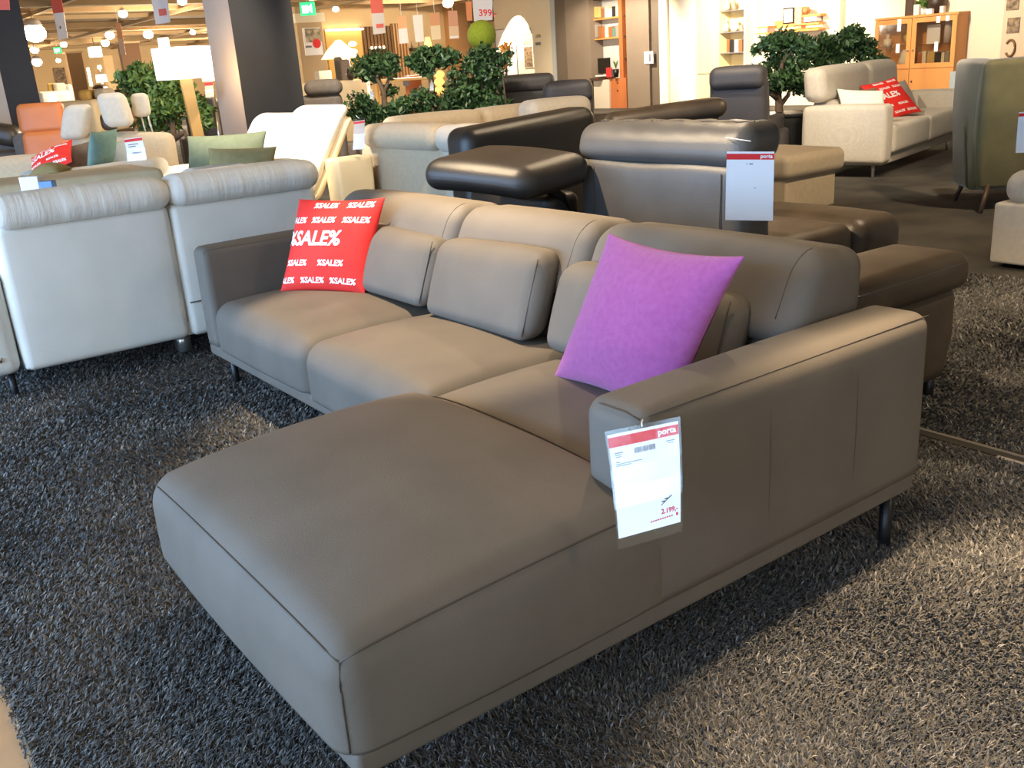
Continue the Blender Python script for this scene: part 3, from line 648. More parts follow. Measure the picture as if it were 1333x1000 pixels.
raw('backrest', MB().rbox(-.9, .3, .3, .55, .2, .92, .1), DGF, r, local=True); raw('seat_cushion', MB().rbox(-.9, .3, -.3, .35, .12, .78, .08, .03), DGF, r, local=True)
raw('headrest', MB().rbox(-.75, -.05, .2, .5, .88, 1.12, .1, fn=lambda x, y, z: (x, y, z-.25*(x+.4))), BLK2, r, local=True)
raw('armrest', MB().rbox(.12, .36, -.3, .55, .1, .98, .08), DGF, r, local=True); legs4(r, -.8, .2, -.2, .45, .13, BMET, local=True)
def beige_lounge():
    A = atd(120, 235, 8.6)
    r = thing('beige_lounge_sofa', 'beige lounge sofa at the left with adjustable headrests and piled cushions', 'sofa', (A[0], A[1], 0), RZF+.10)
    kw = dict(local=True)
    raw('backrest', MB().rbox(-.28, .62, .42, .62, .3, .98, .07, .0, .01, 12, 6, lambda x, y, z: (x, y+.15*(z-.3), z-.10*max(0, (x-.2))*(1 if z > .6 else 0))), BEI, r, **kw)
    for x, dx, z, w in ((-.22, .10, .95, .23), (.21, -.04, 1.03, .24)):
        raw('headrest', MB().rbox(x-w/2, x+w/2, .38, .52, z, z+.30, .06, .0, .01, 8, 6, lambda px, y, pz, x=x, dx=dx: (px+dx*(pz-z)/.3, y, pz)), OFF, r, **kw)
    raw('headrest', MB().rbox(.0, .14, .55, .68, 1.0, 1.16, .05), BLK2, r, **kw); raw('headrest', MB().rbox(.30, .46, .56, .66, 1.10, 1.31, .05), OFF, r, **kw)
    for x in (.36, .42): raw('headrest_rod', MB().tube([(x+.03, .60, .90), (x, .61, 1.14)], .009, 8), SMET, r, **kw)
    raw('seat_cushion', MB().rbox(-.75, .60, -.35, .50, .2, .66, .06, .02), BEI, r, **kw)
    raw('armrest', MB().rbox(-.86, -.28, -.1, .25, .55, .86, .10, .01, .01, 10, 6), BEI, r, **kw)
    raw('armrest', MB().rbox(-.86, -.2, -.12, .27, .1, .72, .06), OFF, r, **kw)
    raw('footrest', MB().rbox(-.30, .72, -.60, -.18, .60, .75, .07, .01, .01, 12, 6, lambda x, y, z: (x, y, z+.05*x)), OFF, r, **kw)
    raw('base_panel', MB().rbox(-.7, .6, -.5, .45, .05, .62, .03), BEI, r, **kw)
    legs4(r, -.6, .5, -.4, .4, .06, BMET, local=True)
beige_lounge()
xs = np.array([FW[1], -FW[0], 0])      # picture-right on the floor plane
UP = np.array([0, 0, 1.])
sale_cushion('red cushion with white sale print on the beige lounge sofa at the left', atd(67, 208, 8.3), xs*.19+UP*.065, UP*.085-xs*.03+FW*.12, .06, seed=3)
cushion('taupe_cushion', 'taupe cushion between the red and the teal cushion at the left', atd(103, 207, 8.5), xs*.10+FW*.12+UP*.02, UP*.13+xs*.03, TAUP, .06, seed=2)
cushion('teal_cushion', 'teal cushion standing upright on the beige lounge sofa', atd(133, 197, 8.35), xs*.05+FW*.16, UP*.17+xs*.05, TEAL, .07, seed=4)
cushion('pale_blue_cushion', 'pale blue cushion squeezed between the teal cushion and the price tag', atd(152, 203, 8.5), xs*.07+FW*.1, UP*.12, LBLU, .05, seed=5)
price_tag('price tag with red band standing on the beige lounge sofa at the left', atd(162, 181, 8.2), atd(185, 178, 8.2), atd(167, 211, 8.2), atd(191, 208, 8.2), top=.02, bottom=.0, header=.12, brand=False, lines='block')
p1 = atd(66, 226, 6.9)
cushion('olive_round_cushion', 'dark olive pouffe cushion peeking over the white sofa back, on top of another', atd(66, 224, 7.4), xs*.12, FW*.12+UP*.01, OLVF, .07, seed=7)
cushion('olive_round_cushion', 'dark olive pouffe cushion peeking over the white sofa back, the lower of two', atd(72, 235, 7.3), xs*.14, FW*.13+UP*.01, OLVF, .06, seed=8)
cushion('blue_grey_cushion', 'slim blue grey cushion under the left end of the olive ones', atd(44, 230, 7.5), xs*.10, FW*.12+UP*.01, LBLU, .05, seed=9)
r = thing('beige_side_bench', 'low beige bench behind the white sofa at the left edge', 'bench', (-1.05, 6.0, 0))
q = atd(20, 236, 6.9)
raw('seat_cushion', MB().rbox(q[0]-.6, q[0]+.95, q[1]-.3, q[1]+.5, .50, float(q[2]), .05, .01), CRL, r); raw('base_panel', MB().rbox(q[0]-.55, q[0]+.9, q[1]-.25, q[1]+.45, .04, .52, .03), CRL, r)
A = atd(425, 150, 12.2)
r = thing('grey_recliner', 'dark grey fabric recliner with roll headrest right of the charcoal pillar', 'armchair', (A[0], A[1], 0), RZF)
raw('headrest', MB().rbox(-.22, .22, -.1, .14, 1.12, 1.30, .08, .01, .01, 10, 6), DGF, r, local=True)
raw('backrest', MB().rbox(-.30, .20, -.05, .2, .3, 1.14, .08), DGF, r, local=True); raw('seat_cushion', MB().rbox(-.3, .3, .1, .8, .15, .5, .06), DGF, r, local=True)
legs4(r, -.25, .25, .1, .7, .16, BMET, local=True)
#SECTION3
# ================================================================== ROOM SHELL
CZ = 3.3
struct('floor', MB().box(-9, 26, -5, 47, -.12, -.012), FLOORT)
CARP = mat('carpet_base', (56, 54, 51), .95, (82, 77, 69), 2.2, 1.0, 90, detail=12)
struct('floor_carpet', MB().box(-2.185, 16.4, -5, 46, -.012, 0), CARP)
struct('ceiling', MB().box(-9, 26, -5, 47, CZ, CZ+.15), CEIL)
for i, y in enumerate((14, 17, 19.5, 22, 24.5, 27, 30, 33, 36, 39, 42, 45)):
    struct('trim_%d' % (i+1), MB().box(-8, 25, y, y+.35, CZ-.10-(.06 if i % 3 == 0 else 0), CZ), BEAM if i % 2 else CEIL)
for i, x in enumerate((3.0, 6.5, 10.5, 14.0)):
    struct('trim_%d' % (20+i), MB().box(x, x+.12, 12, 46, CZ-.18, CZ-.10), BEAM)
XW = 16.4
struct('wall_right', MB().box(XW, XW+.2, -5, 24.55, 0, CZ), WALLC)
struct('wall_far', MB().box(-9, 26, 46.2, 46.4, 0, CZ), WALLB)
struct('wall_partition', MB().box(10.15, XW+.2, 26.2, 26.4, 0, CZ), WALLB)
struct('wall_east', MB().box(25.8, 26, 24.5, 46.4, 0, CZ), WALLB)
struct('wall_near', MB().box(-9, XW+.2, -5, -4.8, 0, CZ), WALLC)
# window wall behind the photographer's left shoulder: sill, head, posts and four panes
struct('wall_left', MB().box(-7.2, -7.0, -5, 47, 0, .35), WALLC)
w = MB().box(-7.2, -7.0, -5, 47, 2.9, CZ)
for y in (-5, -2.2, .6, 3.4, 6.2): w.box(-7.2, -7.0, y, y+.18, .35, 2.9)
w.box(-7.2, -7.0, 9.0, 47, .35, 2.9)
struct('wall_left_posts', w, WALLC)
for i, (a, b) in enumerate(((-4.82, -2.2), (-2.02, .6), (.78, 3.4), (3.58, 6.2), (6.38, 9.0))):
    struct('window_%d' % (i+1), MB().box(-7.11, -7.10, a, b, .35, 2.9), GLASS)
# floor seam strip at the right
for i, x in enumerate((.662, .716)):
    struct('trim_%d' % (30+i), MB().box(x, x+.018, -4.5, .60 if i else .12, 0, .006), PILL if i == 0 else mat('strip_grey', (126, 118, 106), .5))
struct('trim_32', MB().box(.680, .716, -4.5, .60, 0, .003), mat('strip_dark', (58, 53, 47), .6))
# pillars
A = atd(297, 0, 11.0); B = atd(374, 0, 11.0); E_ = atd(267, 0, 11.75)
def pillar(name, A, B, E_, label, cat='pillar'):
    d = (B-A)[:2]; L = float(np.hypot(*d)); rz = math.atan2(d[1], d[0])
    r = thing(name, label, cat, (A[0], A[1], 0), rz); D = .62
    raw('core', MB().box(0, L, .006, D, 0, CZ), PILL, r, local=True, smooth=False)
    raw('front_panel', MB().box(0, L, 0, .006, 0, CZ), PILD, r, local=True, smooth=False, label='charcoal front face')
    raw('base_strip', MB().box(-.01, L+.01, -.012, D+.01, 0, .09), BMET, r, local=True, smooth=False)
    return r, rz, L
dd = (B-A)[:2]; rzp = math.atan2(dd[1], dd[0])+.71
r = thing('pillar', 'square building pillar with charcoal front and light grey side, behind the floor lamp', 'pillar', (A[0], A[1], 0), rzp)
L = float(np.hypot(*dd))*1.20; Dp = .62
raw('core', MB().box(0, L, .008, Dp, 0, CZ), PILL, r, local=True, smooth=False)
raw('front_panel', MB().box(0, L, 0, .008, 0, CZ), PILD, r, local=True, smooth=False, label='charcoal front face')
raw('base_strip', MB().box(-.01, L+.01, -.012, Dp+.01, 0, .09), BMET, r, local=True, smooth=False)
A = atd(-75, 0, 12.2); B = atd(24, 0, 12.2)
r = thing('pillar', 'charcoal pillar at the left edge, behind the cognac recliner', 'pillar', (B[0]-.95*math.cos(RZF+.47), B[1]-.95*math.sin(RZF+.47), 0), RZF+.47); L = .95
raw('core', MB().box(.0, L, .008, .7, 0, CZ), PILD, r, local=True, smooth=False)
raw('front_panel', MB().box(.0, L*.62, 0, .008, 0, 1.75), PILL, r, local=True, smooth=False, label='light grey lower panel')
raw('base_strip', MB().box(-.01, L+.01, -.012, .71, 0, .09), BMET, r, local=True, smooth=False)
# ================================================================== helpers for things on walls
def wx(u0, v0, u1, v1, x):
    um, vm = (u0+u1)/2, (v0+v1)/2
    return float(atx(u1, vm, x)[1]), float(atx(u0, vm, x)[1]), float(atx(um, v1, x)[2]), float(atx(um, v0, x)[2])   # ylo, yhi, zlo, zhi
def wy(u0, v0, u1, v1, y):
    um, vm = (u0+u1)/2, (v0+v1)/2
    return float(aty(u0, vm, y)[0]), float(aty(u1, vm, y)[0]), float(aty(um, v1, y)[2]), float(aty(um, v0, y)[2])
def bx(mb, rect, x0, x1): a, b, c, d = rect; return mb.box(x0, x1, a, b, c, d)
def by(mb, rect, y0, y1): a, b, c, d = rect; return mb.box(a, b, y0, y1, c, d)
def sx(name, rect, x0, x1, m, label, cat, group=None): return solo(name, bx(MB(), rect, x0, x1), m, label, cat, group, smooth=False)
# ------------------------------------------------------------------ right wall, from left to right in the photo
X = XW
# spot-lit framed poster and picture strip on the cream wall
a, b, c, d = wx(647, 38, 673, 102, X)
r = thing('wall_poster', 'thin framed white poster under the bright round spot on the cream wall', 'poster', (X, (a+b)/2, c))
raw('sheet', MB().box(X-.012, X-.004, a, b, c, d), PAPER, r, smooth=False)
f = MB()
for q in ((a-.02, a, c, d), (b, b+.02, c, d), (a-.02, b+.02, d, d+.02), (a-.02, b+.02, c-.02, c)): f.box(X-.03, X, *q)
raw('frame', f, GREY, r, smooth=False)
a, b, c, d = wx(682, 35, 694, 88, X)
r = thing('picture_strip', 'tall narrow strip of photographs beside the framed poster', 'picture', (X, (a+b)/2, c))
raw('panel', MB().box(X-.02, X, a, b, c, d), WHITE, r, smooth=False)
for k, (t0, t1) in enumerate(((.02, .24), (.27, .45), (.48, .98))): raw('photo', MB().box(X-.026, X-.02, a+.03, b-.02, d-(d-c)*t1, d-(d-c)*t0), PHOTO if k != 2 else PHOTOD, r, smooth=False)
for v, lab in ((47, 'upper small wall switch on the pale pier'), (57, 'lower small wall switch on the pale pier')):
    q = wx(697.5, v-2, 704, v+2, X-.30); solo('wall_switch', bx(MB(), q, X-.315, X-.30), GREY if v > 50 else PHOTO, lab, 'switch', smooth=False)
q = wx(694, 0, 718, 108, X-.3); struct('wall_pier', MB().box(X-.3, X, q[0], q[1], 0, CZ), WALLC)
q = wx(718, 0, 724, 108, X-.32); struct('trim_40', MB().box(X-.32, X, q[0], q[1], 0, CZ), mat('pale_blue_trim', (186, 194, 196), .7))
# grey wardrobe panels
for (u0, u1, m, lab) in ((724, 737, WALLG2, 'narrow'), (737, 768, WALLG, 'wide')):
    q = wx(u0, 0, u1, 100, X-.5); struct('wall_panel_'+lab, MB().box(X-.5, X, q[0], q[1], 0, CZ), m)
# desk niche
q = wx(768, 0, 808, 100, X-.04); struct('wall_niche', MB().box(X-.03, X-.005, q[0], q[1], 0, CZ), mat('niche_white', (206, 206, 204), .8))
def books_row(u0, u1, v0, v1, x, group, lab, n, pal):
    edges = np.linspace(u0, u1, n+1)
    for i in range(n):
        e0, e1 = edges[i]+.15, edges[i+1]-.1; tv = v0+random.uniform(0, (v1-v0)*.35)
        rect = wx(e0, tv, e1, v1, x)
        m = pal[i % len(pal)]; w = rect[1]-rect[0]
        if w < .02: continue
        r = thing('book', lab[i], 'book', (x+.08, (rect[0]+rect[1])/2, rect[2]), 0, group)
        raw('cover', MB().box(x, x+.16, rect[0], rect[1], rect[2], rect[3]), m, r, smooth=False)
        raw('pages', MB().box(x+.006, x+.154, rect[0]+w*.12, rect[1]-w*.12, rect[3]-.004, rect[3]+.002), PAPER, r, smooth=False)
BC = [mat('book_'+n, c, .7) for n, c in (('tan', (206, 168, 112)), ('cream', (236, 222, 190)), ('brown', (140, 98, 62)), ('white', (240, 236, 224)), ('ochre', (214, 176, 96)), ('grey', (150, 142, 132)), ('black', (40, 36, 36)), ('teal', (96, 128, 120)), ('rust', (176, 96, 52)))]
BN = ['tan', 'cream', 'brown', 'white', 'ochre', 'grey', 'black', 'teal', 'rust']
ORD = ['first', 'second', 'third', 'fourth', 'fifth', 'sixth', 'seventh', 'eighth', 'ninth', 'tenth']
def blabels(idx, where): return ['%s book, %s from the left %s' % (BN[k], ORD[i], where) for i, k in enumerate(idx)]
x = X-.34
for v, lab in ((24.5, 'upper wooden wall shelf holding a row of books in the desk niche'), (50.5, 'lower wooden wall shelf holding a row of books in the desk niche'), (-2, 'topmost shelf board of the desk niche at the upper picture edge')):
    q = wx(761, v-1.2, 808, v+1.0, x); r = solo('wall_shelf', bx(MB(), q, x, X-.02), DWOOD if v < 0 else OAK, lab, 'shelf', 'shelf boards of the desk niche', smooth=False)
i1 = [0, 3, 4, 0, 2, 1, 3, 6, 1]; books_row(763, 806, 6, 23.0, x+.03, 'books on the upper niche shelf', blabels(i1, 'on the upper shelf of the desk niche'), 9, [BC[k] for k in i1])
i2 = [1, 5, 5, 2, 8, 1, 8, 7, 5]; books_row(764, 806, 32, 49.0, x+.03, 'books on the lower niche shelf', blabels(i2, 'on the lower shelf of the desk niche'), 9, [BC[k] for k in i2])
# cherry upright with its shelves and drawers
x = X-.42
q = wx(806, 0, 815.5, 130, x)
r = thing('shelf_column', 'narrow cherry wood shelf column with drawers beside the computer desk', 'shelf', (x, (q[0]+q[1])/2, 0))
raw('side_panel', MB().box(x, X-.02, q[1]-.14, q[1], 0, CZ), WAL, r, smooth=False); raw('side_panel', MB().box(x+.1, X-.02, q[0]-.05, q[0]-.02, 0, CZ), WAL, r, smooth=False)
for v in (20, 47, 76): w_ = wx(806, v-.8, 816, v+.8, x); raw('shelf', MB().box(x+.05, X-.02, q[0]-.03, q[1], w_[2], w_[3]), DWOOD, r, smooth=False)
q = wx(792, 102, 815.5, 140, x-.05)
b_ = raw('drawer_box', MB().box(x-.05, X-.02, q[0], q[1], 0, q[3]), WAL, r, smooth=False)
for v in (107.5, 117.5): w_ = wx(802.5, v-1, 805, v+1, x-.06); raw('knob', MB().sphere(x-.065, (w_[0]+w_[1])/2, (w_[2]+w_[3])/2, .022, n=8), DWOOD, b_)
q = wx(769.5, 101.2, 795, 103.4, x-.2)
r = thing('desk', 'dark topped computer desk with white drawer front in the niche', 'desk', (x, (q[0]+q[1])/2, 0))
raw('desk_top', MB().box(x-.25, X-.06, q[0]+.42, q[1], q[2]-.02, q[3]), DWOOD, r, smooth=False)
w_ = wx(773, 104, 793, 132, x-.1); raw('drawer_front', MB().box(x-.1, X-.05, w_[0], w_[1], 0, w_[3]), mat('pale_drawer', (206, 196, 180), .6), r, smooth=False)
w_ = wx(770, 104, 772, 132, x-.1); raw('leg', MB().box(x-.1, x-.04, w_[0], w_[1], 0, q[2]), DWOOD, r, smooth=False)
q = wx(778.5, 75.5, 794, 95.5, x-.02); zt = wx(778, 99, 795, 101, x)[3]
r = thing('computer_monitor', 'black computer monitor on the desk in the niche', 'monitor', (x, (q[0]+q[1])/2, zt))
raw('screen', MB().box(x-.03, x, q[0], q[1], q[2], q[3]), SCREEN, r, smooth=False); raw('stand', MB().box(x-.01, x+.04, (q[0]+q[1])/2-.05, (q[0]+q[1])/2+.05, zt, q[2]+.05), SMET, r, smooth=False); raw('foot', MB().box(x-.08, x+.1, q[0]+.03, q[1]+.06, zt-.002, zt+.03), WHITE, r, smooth=False)
q = wx(790.5, 88, 797, 100.5, x-.1)
solo('tent_card', MB().prism([(x-.14, q[0]), (x-.14, q[1]), (x-.02, (q[0]+q[1])/2)], q[2], q[3]), REDP, 'small red tent card standing beside the monitor', 'card', smooth=False)
q = wx(798, 90, 806, 100.5, x-.1)
r = thing('potted_plant', 'small green plant in a black pot on the cherry drawers', 'plant', (x-.1, (q[0]+q[1])/2, q[2]))
yc = (q[0]+q[1])/2
raw('pot', MB().lathe(x-.1, yc, [(.06, q[2]), (.085, q[3])], 14), BMET, r)
lf = MB()
for k in range(26):
    a_ = random.uniform(0, 2*PI); l = random.uniform(.12, .24); lf.add([(x-.1, yc, q[3]), (x-.1+.07*math.cos(a_)*l*4-.02*math.sin(a_), yc+.07*math.sin(a_)*l*4+.02*math.cos(a_), q[3]+l*.8), (x-.1+.09*math.cos(a_)*l*4, yc+.09*math.sin(a_)*l*4, q[3]+l)], [(0, 1, 2)])
raw('foliage', lf, LEAF2, r)
# grey panel with a small plate, cream posts
q = wx(815.5, 0, 845, 122, X-.5); struct('wall_panel_grey', MB().box(X-.5, X, q[0], q[1], 0, CZ), WALLG)
q = wx(845, 0, 858, 122, X-.42); struct('wall_panel_shade', MB().box(X-.42, X, q[0], q[1], 0, CZ), WALLG2)  # darker panel painted in for shade on the grey panel
q = wx(838.5, 67, 850, 83, X-.53)
r = thing('wall_plate', 'small white plate with a dark slot on the grey wall panel', 'sign', (X-.53, (q[0]+q[1])/2, q[2]))
raw('plate', bx(MB(), q, X-.53, X-.50), PAPER, r, smooth=False); w_ = wx(844.5, 70, 847, 80, X-.535); raw('slot', bx(MB(), w_, X-.536, X-.53), GREY, r, smooth=False)
for i, (u0, u1, dx, m) in enumerate(((858, 868, .44, WHITE), (868, 884, .36, WALLC), (884, 905, .46, WHITE))):
    q = wx(u0, 0, u1, 120, X-dx); struct('wall_post_'+'abc'[i], MB().box(X-dx, X, q[0], q[1], 0, CZ), m)
# cream tall cabinet with open glass shelf column
x = X-.45; q = wx(906, 0, 936, 160, x); q2 = wx(936, 0, 968, 160, x)
r = thing('tall_cabinet', 'tall cream cabinet with open glass shelves at its right side', 'cabinet', (x, (q2[0]+q[1])/2, 0))
bd_ = raw('body', MB().box(x, X-.02, q[0], q[1]-.02, 0, CZ-.1), mat('cream_lacquer', (240, 226, 178), .5), r, smooth=False)
raw('back_panel', MB().box(X-.06, X-.02, q2[0], q2[1], 0, CZ-.1), mat('cream_back', (232, 214, 170), .6), r, smooth=False)
raw('side_panel', MB().box(x, X-.02, q2[0]-.03, q2[0], 0, CZ-.1), WHITE, r, smooth=False)
w_ = wx(908, 95.5, 935, 96.5, x-.004); raw('door_gap', MB().box(x-.004, x, w_[0], w_[1], w_[2], w_[3]), BRWN, r, smooth=False)
for v in (14, 42, 69): w_ = wx(939, v-.5, 967, v+.5, x+.05); raw('shelf', MB().box(x+.03, X-.06, q2[0], q2[1], w_[2], w_[3]+.006), GREY, r, smooth=False)
def shelf_item(u0, v0, u1, v1, m, name, label, cat, prof=None):
    w_ = wx(u0, v0, u1, v1, x+.15); y = (w_[0]+w_[1])/2; rr = (w_[1]-w_[0])/2; h = w_[3]-w_[2]
    mb = MB().lathe(x+.18, y, [(p*rr, w_[2]+t*h) for p, t in (prof or [(.8, 0), (1, .3), (.7, .8), (.4, 1)])], 14); return solo(name, mb, m, label, cat)
shelf_item(942, 0, 948, 13, CERAM, 'vase', 'slim pale vase on the top glass shelf', 'vase'); shelf_item(952, 0, 957, 13.5, PHOTO, 'vase', 'speckled vase on the top glass shelf, right of the slim pale one', 'vase')
shelf_item(942, 24, 947, 41, CERAM, 'bottle', 'pale bottle on the middle glass shelf', 'bottle', [(1, 0), (1, .5), (.3, .7), (.3, 1)]); shelf_item(950, 26, 961, 41.5, CERAM, 'vase', 'round cream vase on the middle glass shelf', 'vase', [(.4, 0), (1, .4), (.5, .8), (.7, 1)]); shelf_item(961, 32, 967, 41.5, PHOTO, 'bowl', 'small bowl on the right end of the middle glass shelf', 'bowl')
for k, (u0, u1, kx) in enumerate(((946, 949.5, 8), (949.5, 956, 6), (956, 961, 3), (961, 966, 2))):
    w_ = wx(u0, 51.5, u1, 68, x+.1); solo('book', bx(MB(), w_, x+.1, x+.25), BC[kx], '%s book, %s from the left on the lower glass shelf' % (BN[kx], ORD[k]), 'book', 'books on the glass shelf', smooth=False)
# wooden wall unit with picture frame
x = X-.36; q = wx(997, 25, 1066, 42, x)
r = thing('wall_unit', 'warm lit oak wall unit above the bonsai tree', 'shelf', (x, (q[0]+q[1])/2, q[2]))
w1 = wx(1031, 19, 1066, 41, x); raw('back_panel', MB().box(X-.05, X, w1[0], q[1], q[2], q[3]), OAK, r, smooth=False)
for v in (41, 33): w_ = wx(993, v-1.2, 1066, v+.9, x); raw('shelf', MB().box(x, X-.02, w1[0], w_[1] if v == 41 else w1[1], w_[2], w_[3]), OAK, r, smooth=False)
raw('top_board', MB().box(x+.05, X-.02, w1[0], w1[1], w1[3]-.05, w1[3]), OAK, r, smooth=False)
raw('light_strip', MB().box(X-.10, X-.06, w1[0]+.05, q[1]-.05, q[2]+.08, q[2]+.10), BULBW, r, smooth=False)
for k, (u0, v, u1) in enumerate(((986, 35.5, 1000), (984, 43.5, 1001))):
    w_ = wx(u0, v-.9, u1, v+.9, x); solo('wall_shelf', bx(MB(), w_, x, X-.02), OAK, ('upper' if k == 0 else 'lower')+' small oak ledge left of the lit wall unit', 'shelf', 'small oak ledges', smooth=False)
q = wx(1020, 10, 1034, 31, x+.02)
r = thing('framed_picture', 'black framed picture leaning on the oak wall unit', 'picture frame', (x, (q[0]+q[1])/2, q[2]))
raw('frame', MB().box(x, x+.02, q[0], q[1], q[2], q[3]), SCREEN, r, smooth=False); raw('picture', MB().box(x-.004, x, q[0]+.03, q[1]-.03, q[2]+.03, q[3]-.03), CERAM, r, smooth=False)
w_ = wx(1034, 9, 1043, 37, x+.03); solo('book', bx(MB(), w_, x+.03, x+.2), mat('salmon_book', (224, 170, 128), .7), 'tall salmon box beside the black picture frame', 'box', smooth=False)
w_ = wx(1044, 2, 1052, 12, x+.1); solo('decorative_ball', MB().sphere(x+.15, (w_[0]+w_[1])/2, w1[3]+.09, .085), mat('wicker', (176, 132, 84), .8, (130, 92, 54), 30), 'round wicker ball on top of the oak wall unit', 'decoration')
w_ = wx(1048, 22, 1064, 28, x+.1); solo('magazine_stack', bx(MB(), w_, x+.05, x+.25), PAPER, 'flat pale magazines inside the oak wall unit', 'magazines', smooth=False)
for i, (u0, u1) in enumerate(((968, 985), (1070, 1092))):
    q = wx(u0, 0, u1, 100, X-.12); struct('wall_pier_'+'ab'[i], MB().box(X-.12, X, q[0], q[1], 0, CZ), WHITE if i == 0 else WALLC)
# oak display cabinet
x = X-.42; q = wx(1139, 24, 1245, 60, x); zt = float(atx(1190, 20, x)[2]); zd = float(atx(1190, 89, x)[2])
r = thing('display_cabinet', 'oak display cabinet with two glass doors above solid doors, behind the beige sofa', 'cabinet', ((x+X)/2, (q[0]+q[1])/2, 0))
y0, y1 = q[0], q[1]; ym = float(atx(1186, 55, x)[1])
raw('body', MB().box(x+.021, X-.02, y0, y1, 0, zd).box(X-.06, X-.02, y0+.04, y1-.04, zd, zt-.04).box(x+.021, X-.02, y0, y0+.04, zd, zt-.04).box(x+.021, X-.02, y1-.04, y1, zd, zt-.04).box(x, X-.02, y0-.02, y1+.02, zt-.04, zt).box(x+.021, X-.07, ym-.02, ym+.02, zd, zt-.04), OAK, r, smooth=False)
for a, b in ((y0, ym-.01), (ym+.01, y1)):
    f = MB(); t = .09
    for rc in ((a, a+t, zd, zt-.05), (b-t, b, zd, zt-.05), (a+t, b-t, zd, zd+t), (a+t, b-t, zt-.05-t, zt-.05)): f.box(x-.005, x+.02, *rc)
    dr = raw('door', f, OAK, r, smooth=False); raw('glass', MB().box(x+.005, x+.010, a+t, b-t, zd+t, zt-.05-t), GLASS, dr, smooth=False)
    raw('knob', MB().sphere(x-.02, b-t/2 if a == y0 else a+t/2, (zd+zt)/2-.15, .022, n=8), SMET, dr)
    dr = raw('door', MB().box(x-.005, x+.02, a, b, .1, zd-.015), OAK, r, smooth=False); raw('knob', MB().sphere(x-.02, b-.06 if a == y0 else a+.06, zd-.25, .02, n=8), DWOOD, dr)
zs = float(atx(1215, 57, x+.2)[2]); raw('shelf', MB().box(x+.04, X-.06, y0+.04, y1-.04, zs-.012, zs), GLASS, r, smooth=False)
w_ = wx(1207, 32, 1224, 47, x+.2); solo('framed_card', MB().box(x+.2, x+.23, w_[0], w_[1], zs+.002, w_[3]), PAPER, 'white framed card on the upper shelf of the display cabinet', 'picture frame', smooth=False)
w_ = wx(1231, 22, 1238, 50, x+.2); solo('glass_vase', MB().lathe(x+.22, (w_[0]+w_[1])/2, [(.06, zs+.002), (.08, zs+.2), (.07, zs+.42)], 14), LILA, 'pale tall vase at the right of the upper cabinet shelf', 'vase')
w_ = wx(1151, 42, 1159, 58, x+.2); solo('candle', MB().lathe(x+.22, (w_[0]+w_[1])/2, [(.08, zs+.002), (.08, zs+.14), (.03, zs+.15), (.03, zs+.24)], 14), CERAM, 'cream candle on the left upper cabinet shelf', 'candle')
w_ = wx(1178, 30, 1184, 42, x+.2); solo('plate', MB().lathe(x+.25, (w_[0]+w_[1])/2, [(.03, zs+.002), (.07, zs+.1), (.09, zs+.2)], 14), BC[4], 'yellowish vase beside the cabinet door post', 'vase')
w_ = wx(1172, 65, 1184, 84, x+.2); solo('jug', MB().lathe(x+.22, (w_[0]+w_[1])/2, [(.10, zd+.002), (.14, zd+.12), (.10, zd+.3), (.05, zd+.36)], 16), CERAM, 'round cream jug on the lower cabinet shelf', 'jug')
kk = [8, 1, 0, 4, 6, 1, 5]
for i, (u0, u1) in enumerate(((1194, 1199.5), (1200, 1205), (1207, 1211), (1211, 1216), (1217, 1224), (1225, 1229), (1230, 1235))):
    w_ = wx(u0, 66.5+random.uniform(0, 3), u1, 86, x+.12)
    rb = thing('book', '%s book, %s from the left behind the right cabinet door' % (BN[kk[i]], ORD[i]), 'book', (x+.2, (w_[0]+w_[1])/2, zd+.002), 0, 'books in the display cabinet')
    raw('cover', MB().box(x+.12, x+.3, w_[0], w_[1], zd+.002, w_[3]), BC[kk[i]], rb, smooth=False); raw('pages', MB().box(x+.13, x+.29, w_[0]+.01, w_[1]-.01, w_[3]-.002, w_[3]+.003), PAPER, rb, smooth=False)
for i, (u, v0, v1, lab) in enumerate(((1170.5, 25, 41, 'upper white paper label on the left cabinet door'), (1168.5, 57, 69, 'lower white paper label on the left cabinet door'), (1221.5, 21, 29.5, 'upper white paper label on the right cabinet door'), (1218.5, 54.5, 67, 'lower white paper label on the right cabinet door'), (1233.5, 20, 27, 'small white paper label at the top corner of the right cabinet door'))):
    w_ = wx(u-2.4, v0, u+2.4, v1, x-.012); solo('paper_label', bx(MB(), w_, x-.012, x-.007), PAPER, lab, 'label', 'paper labels on the cabinet doors', smooth=False)
# on top of the cabinet
yb = float(atx(1219, 10, x+.2)[1])
solo('bowl', MB().lathe(x+.2, yb, [(.05, zt+.002), (.06, zt+.05), (.15, zt+.13), (.17, zt+.24), (.13, zt+.30)], 18), DPOT, 'dark brown footed bowl on top of the oak cabinet', 'bowl')
yb = float(atx(1202, 5, x+.2)[1])
r = thing('potted_plant', 'bright green plant in a white pot on top of the oak cabinet', 'plant', (x+.2, yb, zt+.002))
raw('pot', MB().lathe(x+.2, yb, [(.07, zt+.002), (.09, zt+.12)], 14), WHITE, r)
lf = MB()
for k in range(60):
    a_ = random.uniform(0, 2*PI); e_ = random.uniform(.1, 1.2); l = random.uniform(.08, .22); p_ = np.array([x+.2+l*math.cos(a_)*math.cos(e_), yb+l*math.sin(a_)*math.cos(e_), zt+.12+l*math.sin(e_)]); t_ = rng.normal(size=3)*.035; s_ = rng.normal(size=3)*.03
    lf.add([p_-t_, p_+s_, p_+t_, p_-s_], [(0, 1, 2, 3)])
raw('foliage', lf, LEAF2, r)
